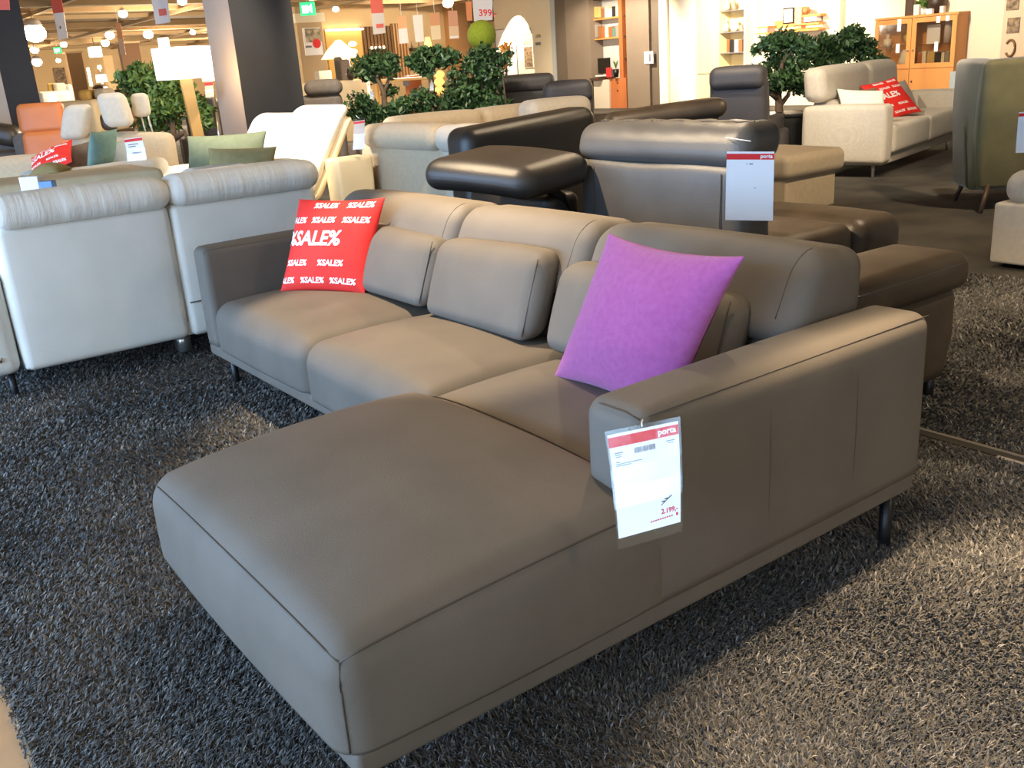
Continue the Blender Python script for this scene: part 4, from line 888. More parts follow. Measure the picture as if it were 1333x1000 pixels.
for k, (u0, u1, v0, m, lab) in enumerate(((1190, 1197, 8, CERAM, 'small white box on the oak cabinet, left of the green plant'), (1206, 1214, 13.5, PAPER, 'low white box on the oak cabinet below the dark bowl'), (1224, 1229, 10, CERAM, 'little cream jar at the right end of the oak cabinet top'))):
    w_ = wx(u0, v0, u1, 18, x+.06); solo('box', MB().rbox(x+.03, x+.12, w_[0], w_[1], zt+.001, w_[3]+.03, .01), m, lab, 'box')
w_ = wx(1178.5, -6, 1188.5, 16, x+.25); solo('framed_picture', MB().box(x+.25, x+.28, w_[0], w_[1], zt+.001, w_[3]), DWOOD, 'dark framed picture on top of the oak cabinet, left end', 'picture frame', smooth=False)
q = wx(1237, 93, 1244, 115, X-.9); r = thing('info_stand', 'pale blue information card on a stand, just left of the green wing chair', 'sign', (X-.9, (q[0]+q[1])/2, 0))
raw('card', bx(MB(), q, X-.92, X-.90), LBLU, r, smooth=False); raw('post', MB().tube([(X-.88, (q[0]+q[1])/2, 0), (X-.88, (q[0]+q[1])/2, q[3])], .012, 8), SMET, r)
# poster board at the right edge
x = X-.5; q = wx(1304, 0, 1400, 90, x)
r = thing('poster_board', 'tall beige poster board with brown pictures at the right edge', 'poster', (x, (q[0]+q[1])/2, 0))
raw('board', MB().box(x, x+.06, q[0], q[1], 0, CZ-.2), mat('beige_board', (214, 186, 160), .8), r, smooth=False)
for v0, v1 in ((-18, 13), (23, 43)): w_ = wx(1311, v0, 1327, v1, x-.01); raw('picture', bx(MB(), w_, x-.012, x), PHOTOD, r, smooth=False)
w_ = wx(1309, 52, 1321, 73, x-.01); yc, zc, ry, rz_ = (w_[0]+w_[1])/2, (w_[2]+w_[3])/2, (w_[1]-w_[0])/2, (w_[3]-w_[2])/2
raw('ring', MB().tube([(x-.008, yc+ry*math.cos(t), zc+rz_*math.sin(t)) for t in np.linspace(.6, 2*PI-.6, 24)], .022, 6), BRWN, r)
w_ = wx(1315.5, 74, 1318, 79, x-.01); raw('mark', bx(MB(), w_, x-.012, x), DARKI, r, smooth=False)
#SECTION4
# ================================================================== far background, centre
Y = 26.2
def py(name, u0, v0, u1, v1, dy0, dy1, m, parent, floor=False):
    a, b, c, d = wy(u0, v0, u1, v1, Y-dy1)
    return raw(name, MB().box(a, b, Y-dy1, Y-dy0, 0 if floor else c, d), m, parent, smooth=False)
a, b, c, d = wy(393, 20, 425, 150, Y-1.2)
r = thing('poster_pillar', 'pale pillar with a photo poster and red dot, below the green exit sign', 'pillar', ((a+b)/2, Y-1, 0))
raw('core', MB().box(a, b, Y-1.2, Y-.6, 0, CZ), mat('pier_beige', (186, 160, 126), .8), r, smooth=False)
raw('top_band', MB().box(a-.03, b+.12, Y-1.22, Y-.58, wy(393, 29, 425, 30, Y-1.2)[3], wy(393, 17, 425, 18, Y-1.2)[3]), WALLC, r, smooth=False)
w_ = wy(396, 36, 419, 72, Y-1.23); p_ = raw('poster', MB().box(w_[0], w_[1], Y-1.23, Y-1.2, w_[2], w_[3]), PAPER, r, smooth=False)
w_ = wy(397.5, 37, 418, 55, Y-1.24); raw('photo', MB().box(w_[0], w_[1], Y-1.24, Y-1.23, w_[2], w_[3]), PHOTO, p_, smooth=False)
w_ = wy(407.5, 51, 417.5, 62, Y-1.25); q_ = MB().lathe(0, 0, [(.125, 0), (.125, .012)], 20); q_.v = [((w_[0]+w_[1])/2+vx, Y-1.24-vz, (w_[2]+w_[3])/2+vy) for vx, vy, vz in q_.v]; raw('dot', q_, REDP, p_, smooth=False)
w_ = wy(398, 59.5, 406, 62, Y-1.24); raw('print', MB().box(w_[0], w_[1], Y-1.236, Y-1.23, w_[2], w_[3]), GREY, p_, smooth=False)
for n_, (u0, v0, u1, v1, lab) in enumerate(((385, 48, 397, 113, 'narrow brown slat wall panel left of the poster pillar'), (474, 34, 514, 101, 'wide brown slat wall panel behind the bonsai trees'), (513, 30, 533, 101, 'pale wooden slat screen at the right end of the brown slat wall'))):
    a, b, c, d = wy(u0, v0, u1, v1, Y-.1)
    r = thing('slat_panel', lab, 'wall panel', ((a+b)/2, Y-.1, c), 0, 'slat panels')
    raw('backing', MB().box(a, b, Y-.06, Y-.004, c, d), mat('slat_backing', (132, 92, 58), .8), r, smooth=False)
    s_ = MB(); k_ = 5 if n_ == 0 else (9 if n_ == 1 else 5)
    for k in range(k_): xx = a+(b-a)*(k+.5)/k_; s_.box(xx-.025, xx+.025, Y-.12, Y-.06, c, d)
    raw('slats', s_, mat('slat_light', (206, 160, 110), .7) if n_ == 2 else BRWN, r, smooth=False)
a, b, c, d = wy(426, 37, 474, 92, Y-.05)
struct('wall_alcove', MB().box(a, b, Y-.05, Y-.004, 0, d), mat('golden_wall', (236, 188, 108), .8))
solo('cove_light', MB().box(a, b, Y-.16, Y-.08, d-.06, d-.01), BULBW, 'glowing cove light strip along the top of the golden alcove', 'light', smooth=False)
# arc lamp with blown out paper shade in the alcove
P_ = atd(452, 92, 24.5)
r = thing('floor_lamp', 'glowing white paper floor lamp in the golden alcove', 'lamp', (P_[0], P_[1], 0))
t = atd(447, 54, 24.5); l_ = atd(433, 75, 24.5)
raw('base', MB().lathe(P_[0], P_[1], [(.16, 0), (.16, .03), (.03, .05)], 16), SMET, r)
raw('stem', MB().tube([(P_[0], P_[1], .04), (P_[0], P_[1], P_[2])], .02, 8), SMET, r)
raw('shade', MB().tube([(P_[0], P_[1], P_[2]), (P_[0], P_[1], t[2]-.1)], .09, 14), SHADE, r)
q_ = MB().lathe(0, 0, [(.46, 0), (.30, .2), (.06, .42)], 20); c_ = atd(443, 76, 24.5); q_.v = [(vx+c_[0], vy+c_[1], vz+c_[2]) for vx, vy, vz in q_.v]; raw('shade', q_, SHADE2, r)
for u, v in ((459, 57), (460, 67)): e = atd(u, v, 24.4); raw('shade', MB().sphere(e[0], e[1], e[2], .10, .10, .06), SHADE, r)
def far_armchair(u0, v0, u1, v1, dd, m, lab):
    A = atd(u0, v0, dd); B = atd(u1, v0, dd); c_ = (A+B)/2; w = float(np.hypot(*(B-A)[:2]))
    r = thing('armchair', lab, 'armchair', (c_[0], c_[1], 0), RZF)
    raw('backrest', MB().rbox(-w/2, w/2, .2, .36, .3, float(c_[2]), .05), m, r, local=True); raw('seat_cushion', MB().rbox(-w/2, w/2, -.4, .22, .0, .5, .05), m, r, local=True)
    for s in (-1, 1): raw('armrest', MB().rbox(s*w/2-.05, s*w/2+.05, -.4, .3, .12, .68, .04), m, r, local=True); raw('leg', cyl_leg(MB(), s*(w/2-.05), -.3, 0, .16, .02), DWOOD, r, local=True)
far_armchair(432, 74, 442, 100, 23.5, DGF, 'far grey armchair in front of the golden alcove, the left one'); far_armchair(440, 77, 452, 101, 23.0, TAUP, 'far taupe armchair in front of the golden alcove, the right one')
A = atd(430, 106, 20); r = thing('sideboard', 'low pale sideboard under the golden alcove, behind the grey recliner', 'sideboard', (A[0], A[1], 0), RZF)
raw('body', MB().rbox(-.55, .75, -.2, .25, .06, float(A[2]), .02), CRL, r, local=True); raw('leg', MB().box(-.5, -.46, -.15, .2, 0, .07), DWOOD, r, local=True); raw('leg', MB().box(.66, .7, -.15, .2, 0, .07), DWOOD, r, local=True)
A = atd(457, 104, 19.8); solo('vase', MB().lathe(A[0], A[1], [(.05, atd(430, 106, 20)[2]+.002), (.09, A[2]+.1), (.05, A[2]+.22)], 14), DPOT, 'dark brown vase on the far pale sideboard', 'vase')
A = atd(420, 92, 19.9); solo('box', MB().rbox(A[0]-.14, A[0]+.14, A[1]-.1, A[1]+.1, atd(430, 106, 20)[2]+.002, A[2], .01), OFF, 'pale square box on the left end of the far sideboard', 'box')
r = thing('candle_ledge', 'dark ledge with tiny glowing tealights on the brown slat wall', 'candles', tuple(aty(493, 64, Y-.2)))
a, b, c, d = wy(482, 63.5, 503, 65, Y-.2); raw('ledge', MB().box(a, b, Y-.25, Y-.1, c, d), DWOOD, r, smooth=False)
for k in range(4): raw('candle', MB().lathe(a+(b-a)*(k+.5)/4, Y-.18, [(.03, d), (.03, d+.07)], 8), BULBW, r)
a, b, c, d = wy(535, 62, 556, 66, Y-.2)
r = thing('wall_shelf', 'small dark shelf with little bottles above the middle bonsai', 'shelf', ((a+b)/2, Y-.15, c)); raw('board', MB().box(a, b, Y-.3, Y, c, d), DWOOD, r, smooth=False)
for k in range(2): raw('bottle', MB().lathe(a+.1+.25*k, Y-.15, [(.035, d), (.035, d+.12), (.015, d+.2)], 8), PHOTO, r)
P_ = atd(557, 56, 22); r = thing('floor_lamp', 'small glowing orange lamp above the middle bonsai tree', 'lamp', (P_[0], P_[1], 0))
raw('shade', MB().lathe(P_[0], P_[1], [(.09, P_[2]-.08), (.05, P_[2]+.12)], 12), mat('amber_shade', (255, 190, 90), .7, emit=3), r); raw('stand', MB().lathe(P_[0], P_[1], [(.12, 0), (.12, .03), (.02, .05), (.02, P_[2]-.08)], 12), DWOOD, r)
A = atd(537, 98, 19); r = thing('dining_chair', 'brown round backed chair between the first two bonsai trees', 'chair', (A[0], A[1], 0), RZF)
raw('backrest', MB().rbox(-.16, .16, 0, .05, .55, float(A[2]), .04), WAL, r, local=True); raw('seat', MB().rbox(-.2, .2, -.4, .02, .43, .48, .02), WAL, r, local=True)
for sx_ in (-.16, .16):
    for sy in (-.36, 0): raw('leg', cyl_leg(MB(), sx_, sy, 0, .45, .018), WAL, r, local=True)
price_tag('tiny white price tag hanging in front of the brown round backed chair', atd(524.5, 100, 18.8), atd(533, 99.5, 18.8), atd(525, 112, 18.8), atd(533, 112, 18.8), brand=False, lines='none', header=.06, bottom=0, string=atd(534, 99, 19.0))
A = atd(505, 103, 18.5); r = thing('dining_table', 'pale wooden table top seen between the bonsai trees', 'table', (A[0], A[1], 0), RZF)
raw('tabletop', MB().rbox(-.25, .95, -.3, .3, float(A[2])-.05, float(A[2]), .01), OAKP, r, local=True)
for sx_ in (-.2, .9):
    for sy in (-.25, .25): raw('leg', MB().box(sx_-.03, sx_+.03, sy-.03, sy+.03, 0, float(A[2])-.05), OAKP, r, local=True)
A = atd(572, 120, 17); r = thing('lantern_tower', 'stack of glowing amber lanterns behind the middle bonsai trunk', 'lamp', (A[0], A[1], 0))
raw('pedestal', MB().rbox(A[0]-.2, A[0]+.2, A[1]-.2, A[1]+.2, 0, float(A[2])-.05, .02), OAK, r)
for v in (118, 107, 97): e = atd(572, v, 17); raw('lantern', MB().sphere(e[0], e[1], e[2], .09, .09, .07), mat('amber_glow%d' % v, (255, 196, 110), .7, emit=1.2), r)
a, b, c, d = wy(590, 36, 612, 100, Y-.4); struct('trim_50', MB().box(a, b, Y-.4, Y, 0, CZ), mat('ochre_pier', (186, 138, 88), .8))
# ================================================================== far background, left
Y = 46.2
def far(name, u0, v0, u1, v1, m, lab, cat, dy=.06, y=Y):
    a, b, c, d = wy(u0, v0, u1, v1, y-dy); return solo(name, MB().box(a, b, y-dy, y-.005, c, d), m, lab, cat, smooth=False)
far('wall_picture', 72, 88, 87, 121, PHOTOD, 'dark picture on the far beige wall at the left', 'picture')
for u0, u1, v0, m, lab, y, cat in ((92, 112, 69, BRWN, 'dark brown partition pier on the far left wall', 40, 'pillar'), (162, 187, 56, mat('brown_pier', (96, 68, 44), .8), 'wide dark brown partition behind the left tree', 36, 'pillar'), (139, 151, 72, WALLB, 'beige partition pier between the lamps on the far left', 42, 'pillar')):
    a, b, c, d = wy(u0, v0, u1, 130, y); r = thing('partition_pier', lab, cat, ((a+b)/2, y, 0)); raw('panel', MB().box(a, b, y, y+.3, 0, d), m, r, smooth=False); raw('cap', MB().box(a-.04, b+.04, y-.04, y+.34, d, d+.06), BEAM, r, smooth=False)
a, b, c, d = wy(115.5, 88, 118.5, 112, 44); solo('light_strip', MB().box(a, b, 44, 44.1, c, d), BULBW, 'slim gold-lit column right of the dark brown pier, its light put in as glow', 'light', smooth=False)  # gold-lit column, its light put in as a glowing surface
def far_bed(u0, u1, vt, v1, dd, m, lab, cat='bed'):
    A = atd((u0+u1)/2, vt, dd); L = (u1-u0)*dd/FPX; r = thing('bed', lab, cat, (A[0], A[1], 0), RZF)
    zt = float(A[2])
    raw('mattress', MB().rbox(-L/2, L/2, -.8, .8, zt*.45, zt-.12, .08), m, r, local=True); raw('base', MB().rbox(-L/2-.05, L/2+.05, -.85, .85, .0, zt*.47, .03), DWOOD, r, local=True)
    raw('headboard', MB().rbox(-L/2, L/2, .8, .95, .2, zt+.02, .05), DWOOD if m is CRL else m, r, local=True)
    for s in (-.3, .05): raw('pillow', MB().rbox(s*L, (s+.28)*L, .2, .75, zt-.14, zt+.06, .07), BC[4] if s < 0 else OFF, r, local=True)
far_bed(84, 140, 121, 135, 19, CRL, 'far bed with cream mattress and yellowish pillow at the left')
far_bed(52, 72, 112, 138, 24, WHL, 'bright white upholstered bed right of the left pillar')
def lamp(name, lab, u, v_top, v_bot, w, dd, m=SHADE, base=True, cat='lamp', z0=0.):
    T_ = atd(u, v_top, dd); B_ = atd(u, v_bot, dd); rad = w*dd/FPX/2
    r = thing(name, lab, cat, (T_[0], T_[1], z0))
    raw('shade', MB().lathe(T_[0], T_[1], [(rad, B_[2]), (rad*.9, T_[2])], 20), m, r)
    raw('stand', MB().tube([(T_[0], T_[1], z0+.02), (T_[0], T_[1], B_[2]+.02)], .025, 8), SMET, r); raw('base', MB().lathe(T_[0], T_[1], [(rad*.6, z0), (rad*.6, z0+.03), (.03, z0+.05)], 14), SMET, r)
    return r
lamp('floor_lamp', 'far glowing floor lamp with wide shade beside the beige pier at the left', 131, 97, 107, 13, 27); lamp('floor_lamp', 'small far glowing lamp above the wide shaded one', 129, 85, 90, 5, 30); lamp('floor_lamp', 'bright small lamp beside the bright white bed', 67, 122, 133, 11, 22, SHADE)
P_ = atz(124, 69, 2.75); r = thing('pendant_lamp', 'far square pendant lamp glowing white under the ceiling at the left', 'lamp', (P_[0], P_[1], P_[2])); raw('shade', MB().rbox(P_[0]-.2, P_[0]+.2, P_[1]-.2, P_[1]+.2, P_[2]-.15, P_[2]+.22, .03), SHADE, r); raw('cord', MB().tube([(P_[0], P_[1], P_[2]+.2), (P_[0], P_[1], CZ)], .012, 6), BMET, r)
A = atd(129, 118, 23.5); r = thing('armchair', 'far dark round armchair below the glowing wide lamp at the left', 'armchair', (A[0], A[1], 0), RZF)
raw('backrest', MB().rbox(-.14, .14, -.1, .3, .3, float(atd(129, 110, 23.5)[2]), .1), DWOOD, r, local=True); raw('seat', MB().rbox(-.22, .22, -.4, .2, .0, .5, .08), DWOOD, r, local=True)
# far rows of dark sofas under the lamps so the floor is not bare
for i, (u, v, dd, m, lab) in enumerate(((115, 132, 21, DGF, 'far dark grey sofa left of the big left tree'), (262, 128, 15, DGF, 'dark grey sofa half hidden behind the lamp post and tree'))):
    facing_sofa('far_sofa', lab, u-24, u+22, v, dd, m, seats=2)
# white frosted shade behind the main lamp
lamp('floor_lamp', 'cream lamp with scalloped shade tucked behind the big white shade', 268, 66, 106, 20, 11.8, SHADE2)
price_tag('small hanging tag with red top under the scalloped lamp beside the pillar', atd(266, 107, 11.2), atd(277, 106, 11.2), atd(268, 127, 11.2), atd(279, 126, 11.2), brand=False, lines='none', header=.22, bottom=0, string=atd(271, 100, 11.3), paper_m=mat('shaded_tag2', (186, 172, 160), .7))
# ================================================================== the floor lamp with big drum shade
T_ = atd(235, 62, 10.0); B_ = atd(235, 103, 10.0); rad = 69*10/FPX/2
r = thing('floor_lamp', 'big white drum shade floor lamp on a pale wooden post, left of the charcoal pillar', 'lamp', (T_[0], T_[1], 0))
raw('shade', MB().lathe(T_[0], T_[1], [(rad*.98, B_[2]), (rad, T_[2])], 40), SHADE, r)
a_ = RZF+.5
q_ = MB().box(-.055, .055, -.035, .035, .03, B_[2]-.005); q_.v = [(T_[0]+vx*math.cos(a_)-vy*math.sin(a_)+.06*(1.4-vz)*FW[1], T_[1]+vx*math.sin(a_)+vy*math.cos(a_)-.06*(1.4-vz)*FW[0]*0, vz) for vx, vy, vz in q_.v]
raw('post', q_, OAKP, r, smooth=False, bevel=.004)
raw('base', MB().lathe(T_[0]+.07, T_[1], [(.2, 0), (.2, .025), (.06, .035)], 24), OAKP, r)
raw('socket', MB().tube([(T_[0], T_[1], B_[2]-.01), (T_[0], T_[1], B_[2]+.03)], .02, 8), SMET, r)
P_ = atd(213, 55, 12.5); r = thing('floor_lamp', 'narrow white lamp shade rising behind the left end of the big drum shade', 'lamp', (P_[0], P_[1], 0))
raw('shade', MB().lathe(P_[0], P_[1], [(.065, P_[2]-.15), (.065, P_[2]+.05)], 16), SHADE, r); raw('stand', MB().tube([(P_[0], P_[1], .02), (P_[0], P_[1], P_[2]-.14)], .015, 8), SMET, r); raw('base', MB().lathe(P_[0], P_[1], [(.12, 0), (.12, .03)], 16), SMET, r)
# ================================================================== trees
def leaves(clusters, n, size, seed):
    g = np.random.default_rng(seed); wts = np.array([c[3]**2 for c in clusters]); wts /= wts.sum(); V = []; Fc = []
    for ci, c in enumerate(clusters):
        k = int(n*wts[ci])
        d = g.normal(size=(k, 3)); d /= np.linalg.norm(d, axis=1)[:, None]; rad = c[3]*g.uniform(.25, 1.0, (k, 1))**.6*(1+.18*np.sin(6*d[:, :1]+4*d[:, 1:2]+ci))
        P = np.array(c[:3])+d*rad*np.array([1.15, 1.15, .82])
        for p_ in P:
            t_ = g.normal(size=3); t_[2] -= .3; t_ /= np.linalg.norm(t_); s_ = np.cross(t_, g.normal(size=3)); s_ /= np.linalg.norm(s_); nn = np.cross(t_, s_)
            l = size*g.uniform(.7, 1.3); o_ = len(V)
            V += [p_-t_*l*.5, p_+s_*l*.22+nn*l*.08, p_+t_*l*.5, p_-s_*l*.22+nn*l*.08]; Fc += [(o_, o_+1, o_+2), (o_, o_+2, o_+3)]
    mb = MB(); mb.add(V, Fc); return mb
def tree(label, base, trunk, clusters, n=1500, size=.075, seed=1, pot=None, leaf=LEAF, name='bonsai_tree'):
    r = thing(name, label, 'tree', base, 0)
    for pts, r0, r1 in trunk: raw('trunk' if pts is trunk[0][0] else 'branch', MB().tube(pts, r0, 10, r1), BARK, r)
    raw('foliage', leaves(clusters, n, size, seed), leaf, r)
    if pot:
        w, h, m = pot; raw('planter', MB().rbox(base[0]-w, base[0]+w, base[1]-w, base[1]+w, 0, h, .02), m, r); raw('soil', MB().box(base[0]-w+.03, base[0]+w-.03, base[1]-w+.03, base[1]+w-.03, h-.02, h+.004), SOIL, r)
    return r
def cl(lst, dd): return [tuple(atd(u, v, dd+o))+(rr*dd/FPX,) for u, v, rr, o in lst]
def flat(p, z=0.): return (float(p[0]), float(p[1]), z)
d = 12.6
B_ = atd(500, 150, d); tree('leftmost of the three bonsai trees behind the beige corner sofa', flat(B_), [([flat(B_), atd(501, 150, d), atd(500, 122, d), atd(488, 92, d)], .05, .025), ([atd(500, 122, d), atd(507, 100, d)], .03, .015)],
    cl([(475, 88, 17, 0), (492, 82, 18, .1), (505, 88, 15, 0), (482, 98, 12, .1), (512, 76, 7, 0), (470, 132, 15, 0), (488, 150, 20, .1), (510, 150, 18, 0), (525, 140, 14, -.1), (507, 118, 10, .1), (462, 148, 10, 0)], d), 2600, .085, 1, (.18, .35, DPOT))
B_ = atd(560, 150, d); tree('middle one of the three bonsai trees behind the beige corner sofa', flat(B_), [([flat(B_), atd(563, 140, d), atd(562, 112, d), atd(560, 92, d)], .055, .03)],
    cl([(545, 80, 14, 0), (562, 72, 17, .1), (580, 76, 15, 0), (592, 72, 8, 0), (535, 80, 8, 0), (556, 88, 13, 0), (550, 132, 20, 0), (572, 140, 20, .1), (560, 155, 18, 0), (590, 150, 14, 0)], d), 2600, .085, 2, (.18, .35, DPOT))
B_ = atd(628, 165, d); tree('rightmost and bushiest of the three bonsai trees behind the beige corner sofa', flat(B_), [([flat(B_), atd(628, 150, d), atd(627, 100, d), atd(635, 75, d)], .05, .02)],
    cl([(628, 74, 18, 0), (642, 78, 16, .1), (618, 84, 16, 0), (635, 96, 20, 0), (600, 122, 22, 0), (625, 120, 24, .1), (640, 140, 22, -.1), (615, 148, 22, 0), (595, 100, 12, 0), (592, 140, 14, 0), (660, 142, 14, 0)], d), 3600, .085, 3, (.2, .35, DPOT))
e = atd(627, 46, 13.6); r = thing('moss_ball', 'lime green moss ball on a grey stand above the rightmost bonsai', 'decoration', flat(e)); raw('ball', MB().sphere(e[0], e[1], e[2], .195, n=24), BALL, r); raw('stand', MB().lathe(e[0], e[1], [(.11, 0), (.09, e[2]-.15)], 16), PILL, r)
for (u, v, lab) in ((484, 124, 'tiny bluish tag hanging on the leftmost bonsai'), (562, 113, 'tiny bluish tag on the trunk of the middle bonsai')):
    price_tag(lab, atd(u-2.5, v-5, d-.35), atd(u+2.5, v-5, d-.35), atd(u-2.5, v+5, d-.35), atd(u+2.5, v+5, d-.35), brand=False, lines='none', header=.01, bottom=0, string=atd(u, v-9, d-.2), paper_m=LBLU)
# flowers in front of the poster
e = atd(659, 85, 20); r = thing('flower_arrangement', 'tall yellow flower arrangement standing in front of the lit poster', 'flowers', flat(e)); raw('vase', MB().lathe(e[0], e[1], [(.09, 0), (.1, .5), (.06, .8)], 14), CERAM, r)
raw('stems', MB().tube([flat(e, .7), atd(658, 75, 20), atd(657, 60, 20)], .02, 6), BARK, r); raw('blossoms', leaves(cl([(658, 62, 7, 0), (660, 72, 7, .1), (655, 85, 6, 0)], 20), 240, .10, 5), FLOWER, r)
e = atd(659, 74, 12.4); tree('thin dark sprig rising beside the rightmost bonsai, against the lit poster', flat(e), [([flat(e), atd(655, 100, 12.4), atd(658, 74, 12.4)], .012, .006)], cl([(657, 78, 7, 0), (663, 70, 6, 0), (664, 82, 4, 0)], 12.4), 120, .06, 6, name='sprig')
d = 11.6
B_ = atd(218, 198, d); tree('leafy ficus tree with forked trunk at the left, beside the wooden lamp post', flat(B_), [([flat(B_), atd(216, 195, d), atd(226, 178, d), atd(222, 140, d)], .05, .03), ([atd(226, 182, d), atd(240, 172, d), atd(246, 185, d)], .035, .03), ([atd(222, 165, d), atd(195, 120, d)], .03, .015)],
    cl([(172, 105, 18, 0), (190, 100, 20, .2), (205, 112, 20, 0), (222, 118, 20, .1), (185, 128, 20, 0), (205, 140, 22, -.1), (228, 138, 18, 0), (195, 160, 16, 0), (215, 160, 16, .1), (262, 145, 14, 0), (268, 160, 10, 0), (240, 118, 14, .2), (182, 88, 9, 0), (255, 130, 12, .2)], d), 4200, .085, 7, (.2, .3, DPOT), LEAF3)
d = 10.8
B_ = atd(1015, 165, d)
tree('right bonsai tree with forked trunk in a black planter, behind the beige ottoman', flat(B_), [([flat(B_, .3), atd(1016, 160, d), atd(1014, 140, d), atd(1013, 122, d)], .055, .035), ([atd(1013, 128, d), atd(998, 116, d), atd(988, 100, d)], .04, .02), ([atd(1015, 138, d), atd(1026, 124, d), atd(1030, 110, d)], .03, .015), ([atd(1013, 124, d), atd(1018, 80, d), atd(1035, 60, d)], .035, .02)],
    cl([(975, 98, 13, 0), (990, 95, 12, 0), (1003, 58, 15, 0), (1022, 52, 16, .1), (1040, 60, 16, 0), (1012, 80, 16, .1), (1018, 105, 15, -.1), (1030, 100, 15, 0), (1035, 84, 14, 0), (1005, 112, 10, 0), (1040, 116, 9, 0), (984, 66, 6, 0)], d), 2800, .075, 8)
d = 12.0
B_ = atd(1065, 165, d)
tree('second right bonsai, its crown spreading behind the beige sofa headrests', flat(B_), [([flat(B_), atd(1063, 150, d), atd(1060, 100, d), atd(1075, 75, d)], .05, .03), ([atd(1060, 105, d), atd(1090, 80, d), atd(1115, 60, d)], .03, .015)],
    cl([(1062, 62, 15, 0), (1078, 58, 15, .1), (1060, 80, 15, 0), (1105, 52, 18, 0), (1120, 60, 17, .1), (1112, 42, 11, 0), (1095, 72, 15, 0), (1130, 74, 13, 0), (1145, 78, 8, 0), (1050, 105, 12, 0), (1058, 122, 11, 0), (1082, 80, 12, 0)], d), 3000, .08, 9, (.2, .35, DPOT))
d = 10.6
A = atd(1022, 150, d); r = thing('planter_box', 'long black planter trough under the right bonsai tree', 'planter', flat(A), RZF)
raw('trough', MB().rbox(-.24, .16, -.25, .35, 0, float(A[2]), .015), BMET, r, local=True); raw('rim', MB().rbox(-.26, .18, -.27, .37, float(A[2])-.01, float(A[2])+.025, .008), BMET, r, local=True)
# ================================================================== hanging signs
def hang_sign(label, quad, dd, split=None, top_m=PINKP, low_m=PAPER, patch=None, group='hanging price signs', text=None):
    (a, b, c_, d_) = [atd(u, v, dd) for u, v in quad]           # TL TR BR BL
    r = thing('hanging_sign', label, 'sign', (a+b+c_+d_)/4, 0, group); n = -FW*.012
    def P(s, t): return (a*(1-s)+b*s)*(1-t)+(d_*(1-s)+c_*s)*t
    def board(name, t0, t1, m, s0=0, s1=1, o0=0., o1=1., par=None):
        V = [P(s0, t0)+n*o0, P(s1, t0)+n*o0, P(s1, t1)+n*o0, P(s0, t1)+n*o0]+[P(s0, t0)+n*o1, P(s1, t0)+n*o1, P(s1, t1)+n*o1, P(s0, t1)+n*o1]
        mb = MB(); mb.add(V, [(0, 1, 2, 3), (4, 7, 6, 5), (0, 4, 5, 1), (1, 5, 6, 2), (2, 6, 7, 3), (3, 7, 4, 0)]); return raw(name, mb, m, r, smooth=False)
    if split is not None and split > 0: board('top_board', 0, split, top_m)
    lo = board('board', split or 0, 1, low_m)
    if patch: s0, t0, s1, t1, m = patch; board('print', t0, t1, m, s0, s1, 1., 1.3)
    if text:
        body, s, t, sz, m = text; Q, Fc = text2d(body, 1, .02, 0); wv = (b-a)/np.linalg.norm(b-a); hv = (d_-a)/np.linalg.norm(d_-a); o_ = P(s, t)+n*1.35
        mb = MB(); mb.add([o_+wv*x_*sz-hv*y_*sz for x_, y_ in Q], Fc); raw('lettering', mb, m, r, smooth=False)
    top = (a+b)/2
    if top[2] < CZ: raw('string', MB().tube([top, (top[0], top[1], CZ)], .004, 6), WPRINT, r)
hang_sign('faded red sign cut off by the top left corner of the photo', [(-12, -20), (11, -20), (13, 13), (-8, 13)], 11.4, None, low_m=PINKP)
hang_sign('narrow sign with faded red top and cream lower board, near the left pillar', [(64, -10), (79, -10), (88.5, 49), (77, 52)], 16, .44, patch=(.35, .72, .5, .78, GREY))
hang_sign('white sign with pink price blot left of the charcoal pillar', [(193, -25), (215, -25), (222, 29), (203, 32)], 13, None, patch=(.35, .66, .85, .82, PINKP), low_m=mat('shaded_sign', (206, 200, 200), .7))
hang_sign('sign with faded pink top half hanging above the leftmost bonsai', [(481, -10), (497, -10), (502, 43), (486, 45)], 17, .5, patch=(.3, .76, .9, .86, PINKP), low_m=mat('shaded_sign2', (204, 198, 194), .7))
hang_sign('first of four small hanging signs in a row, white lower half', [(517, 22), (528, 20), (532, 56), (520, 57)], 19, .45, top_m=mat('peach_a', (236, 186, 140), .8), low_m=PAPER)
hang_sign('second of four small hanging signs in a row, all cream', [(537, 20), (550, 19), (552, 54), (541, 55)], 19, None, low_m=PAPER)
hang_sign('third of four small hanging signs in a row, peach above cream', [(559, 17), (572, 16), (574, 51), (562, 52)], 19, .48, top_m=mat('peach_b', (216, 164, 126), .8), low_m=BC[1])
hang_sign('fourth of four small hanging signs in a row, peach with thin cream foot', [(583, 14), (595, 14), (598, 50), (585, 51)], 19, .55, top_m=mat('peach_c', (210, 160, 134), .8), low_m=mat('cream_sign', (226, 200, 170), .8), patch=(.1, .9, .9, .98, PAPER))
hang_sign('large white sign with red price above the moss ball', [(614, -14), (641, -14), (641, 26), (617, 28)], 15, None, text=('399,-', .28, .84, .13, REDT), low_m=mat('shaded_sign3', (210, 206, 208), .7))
hang_sign('narrow orange sign edge just left of the large white one', [(606, 2), (614, 2), (615, 27), (608, 27)], 15.4, None, low_m=mat('orange_sign', (220, 140, 90), .8))
hang_sign('faint pinkish banner between the far lamps and the left tree', [(150, 30), (157, 30), (164, 71), (157, 71)], 24, .5, top_m=mat('peach_d', (206, 156, 120), .8), low_m=mat('rose_banner', (204, 178, 160), .8))
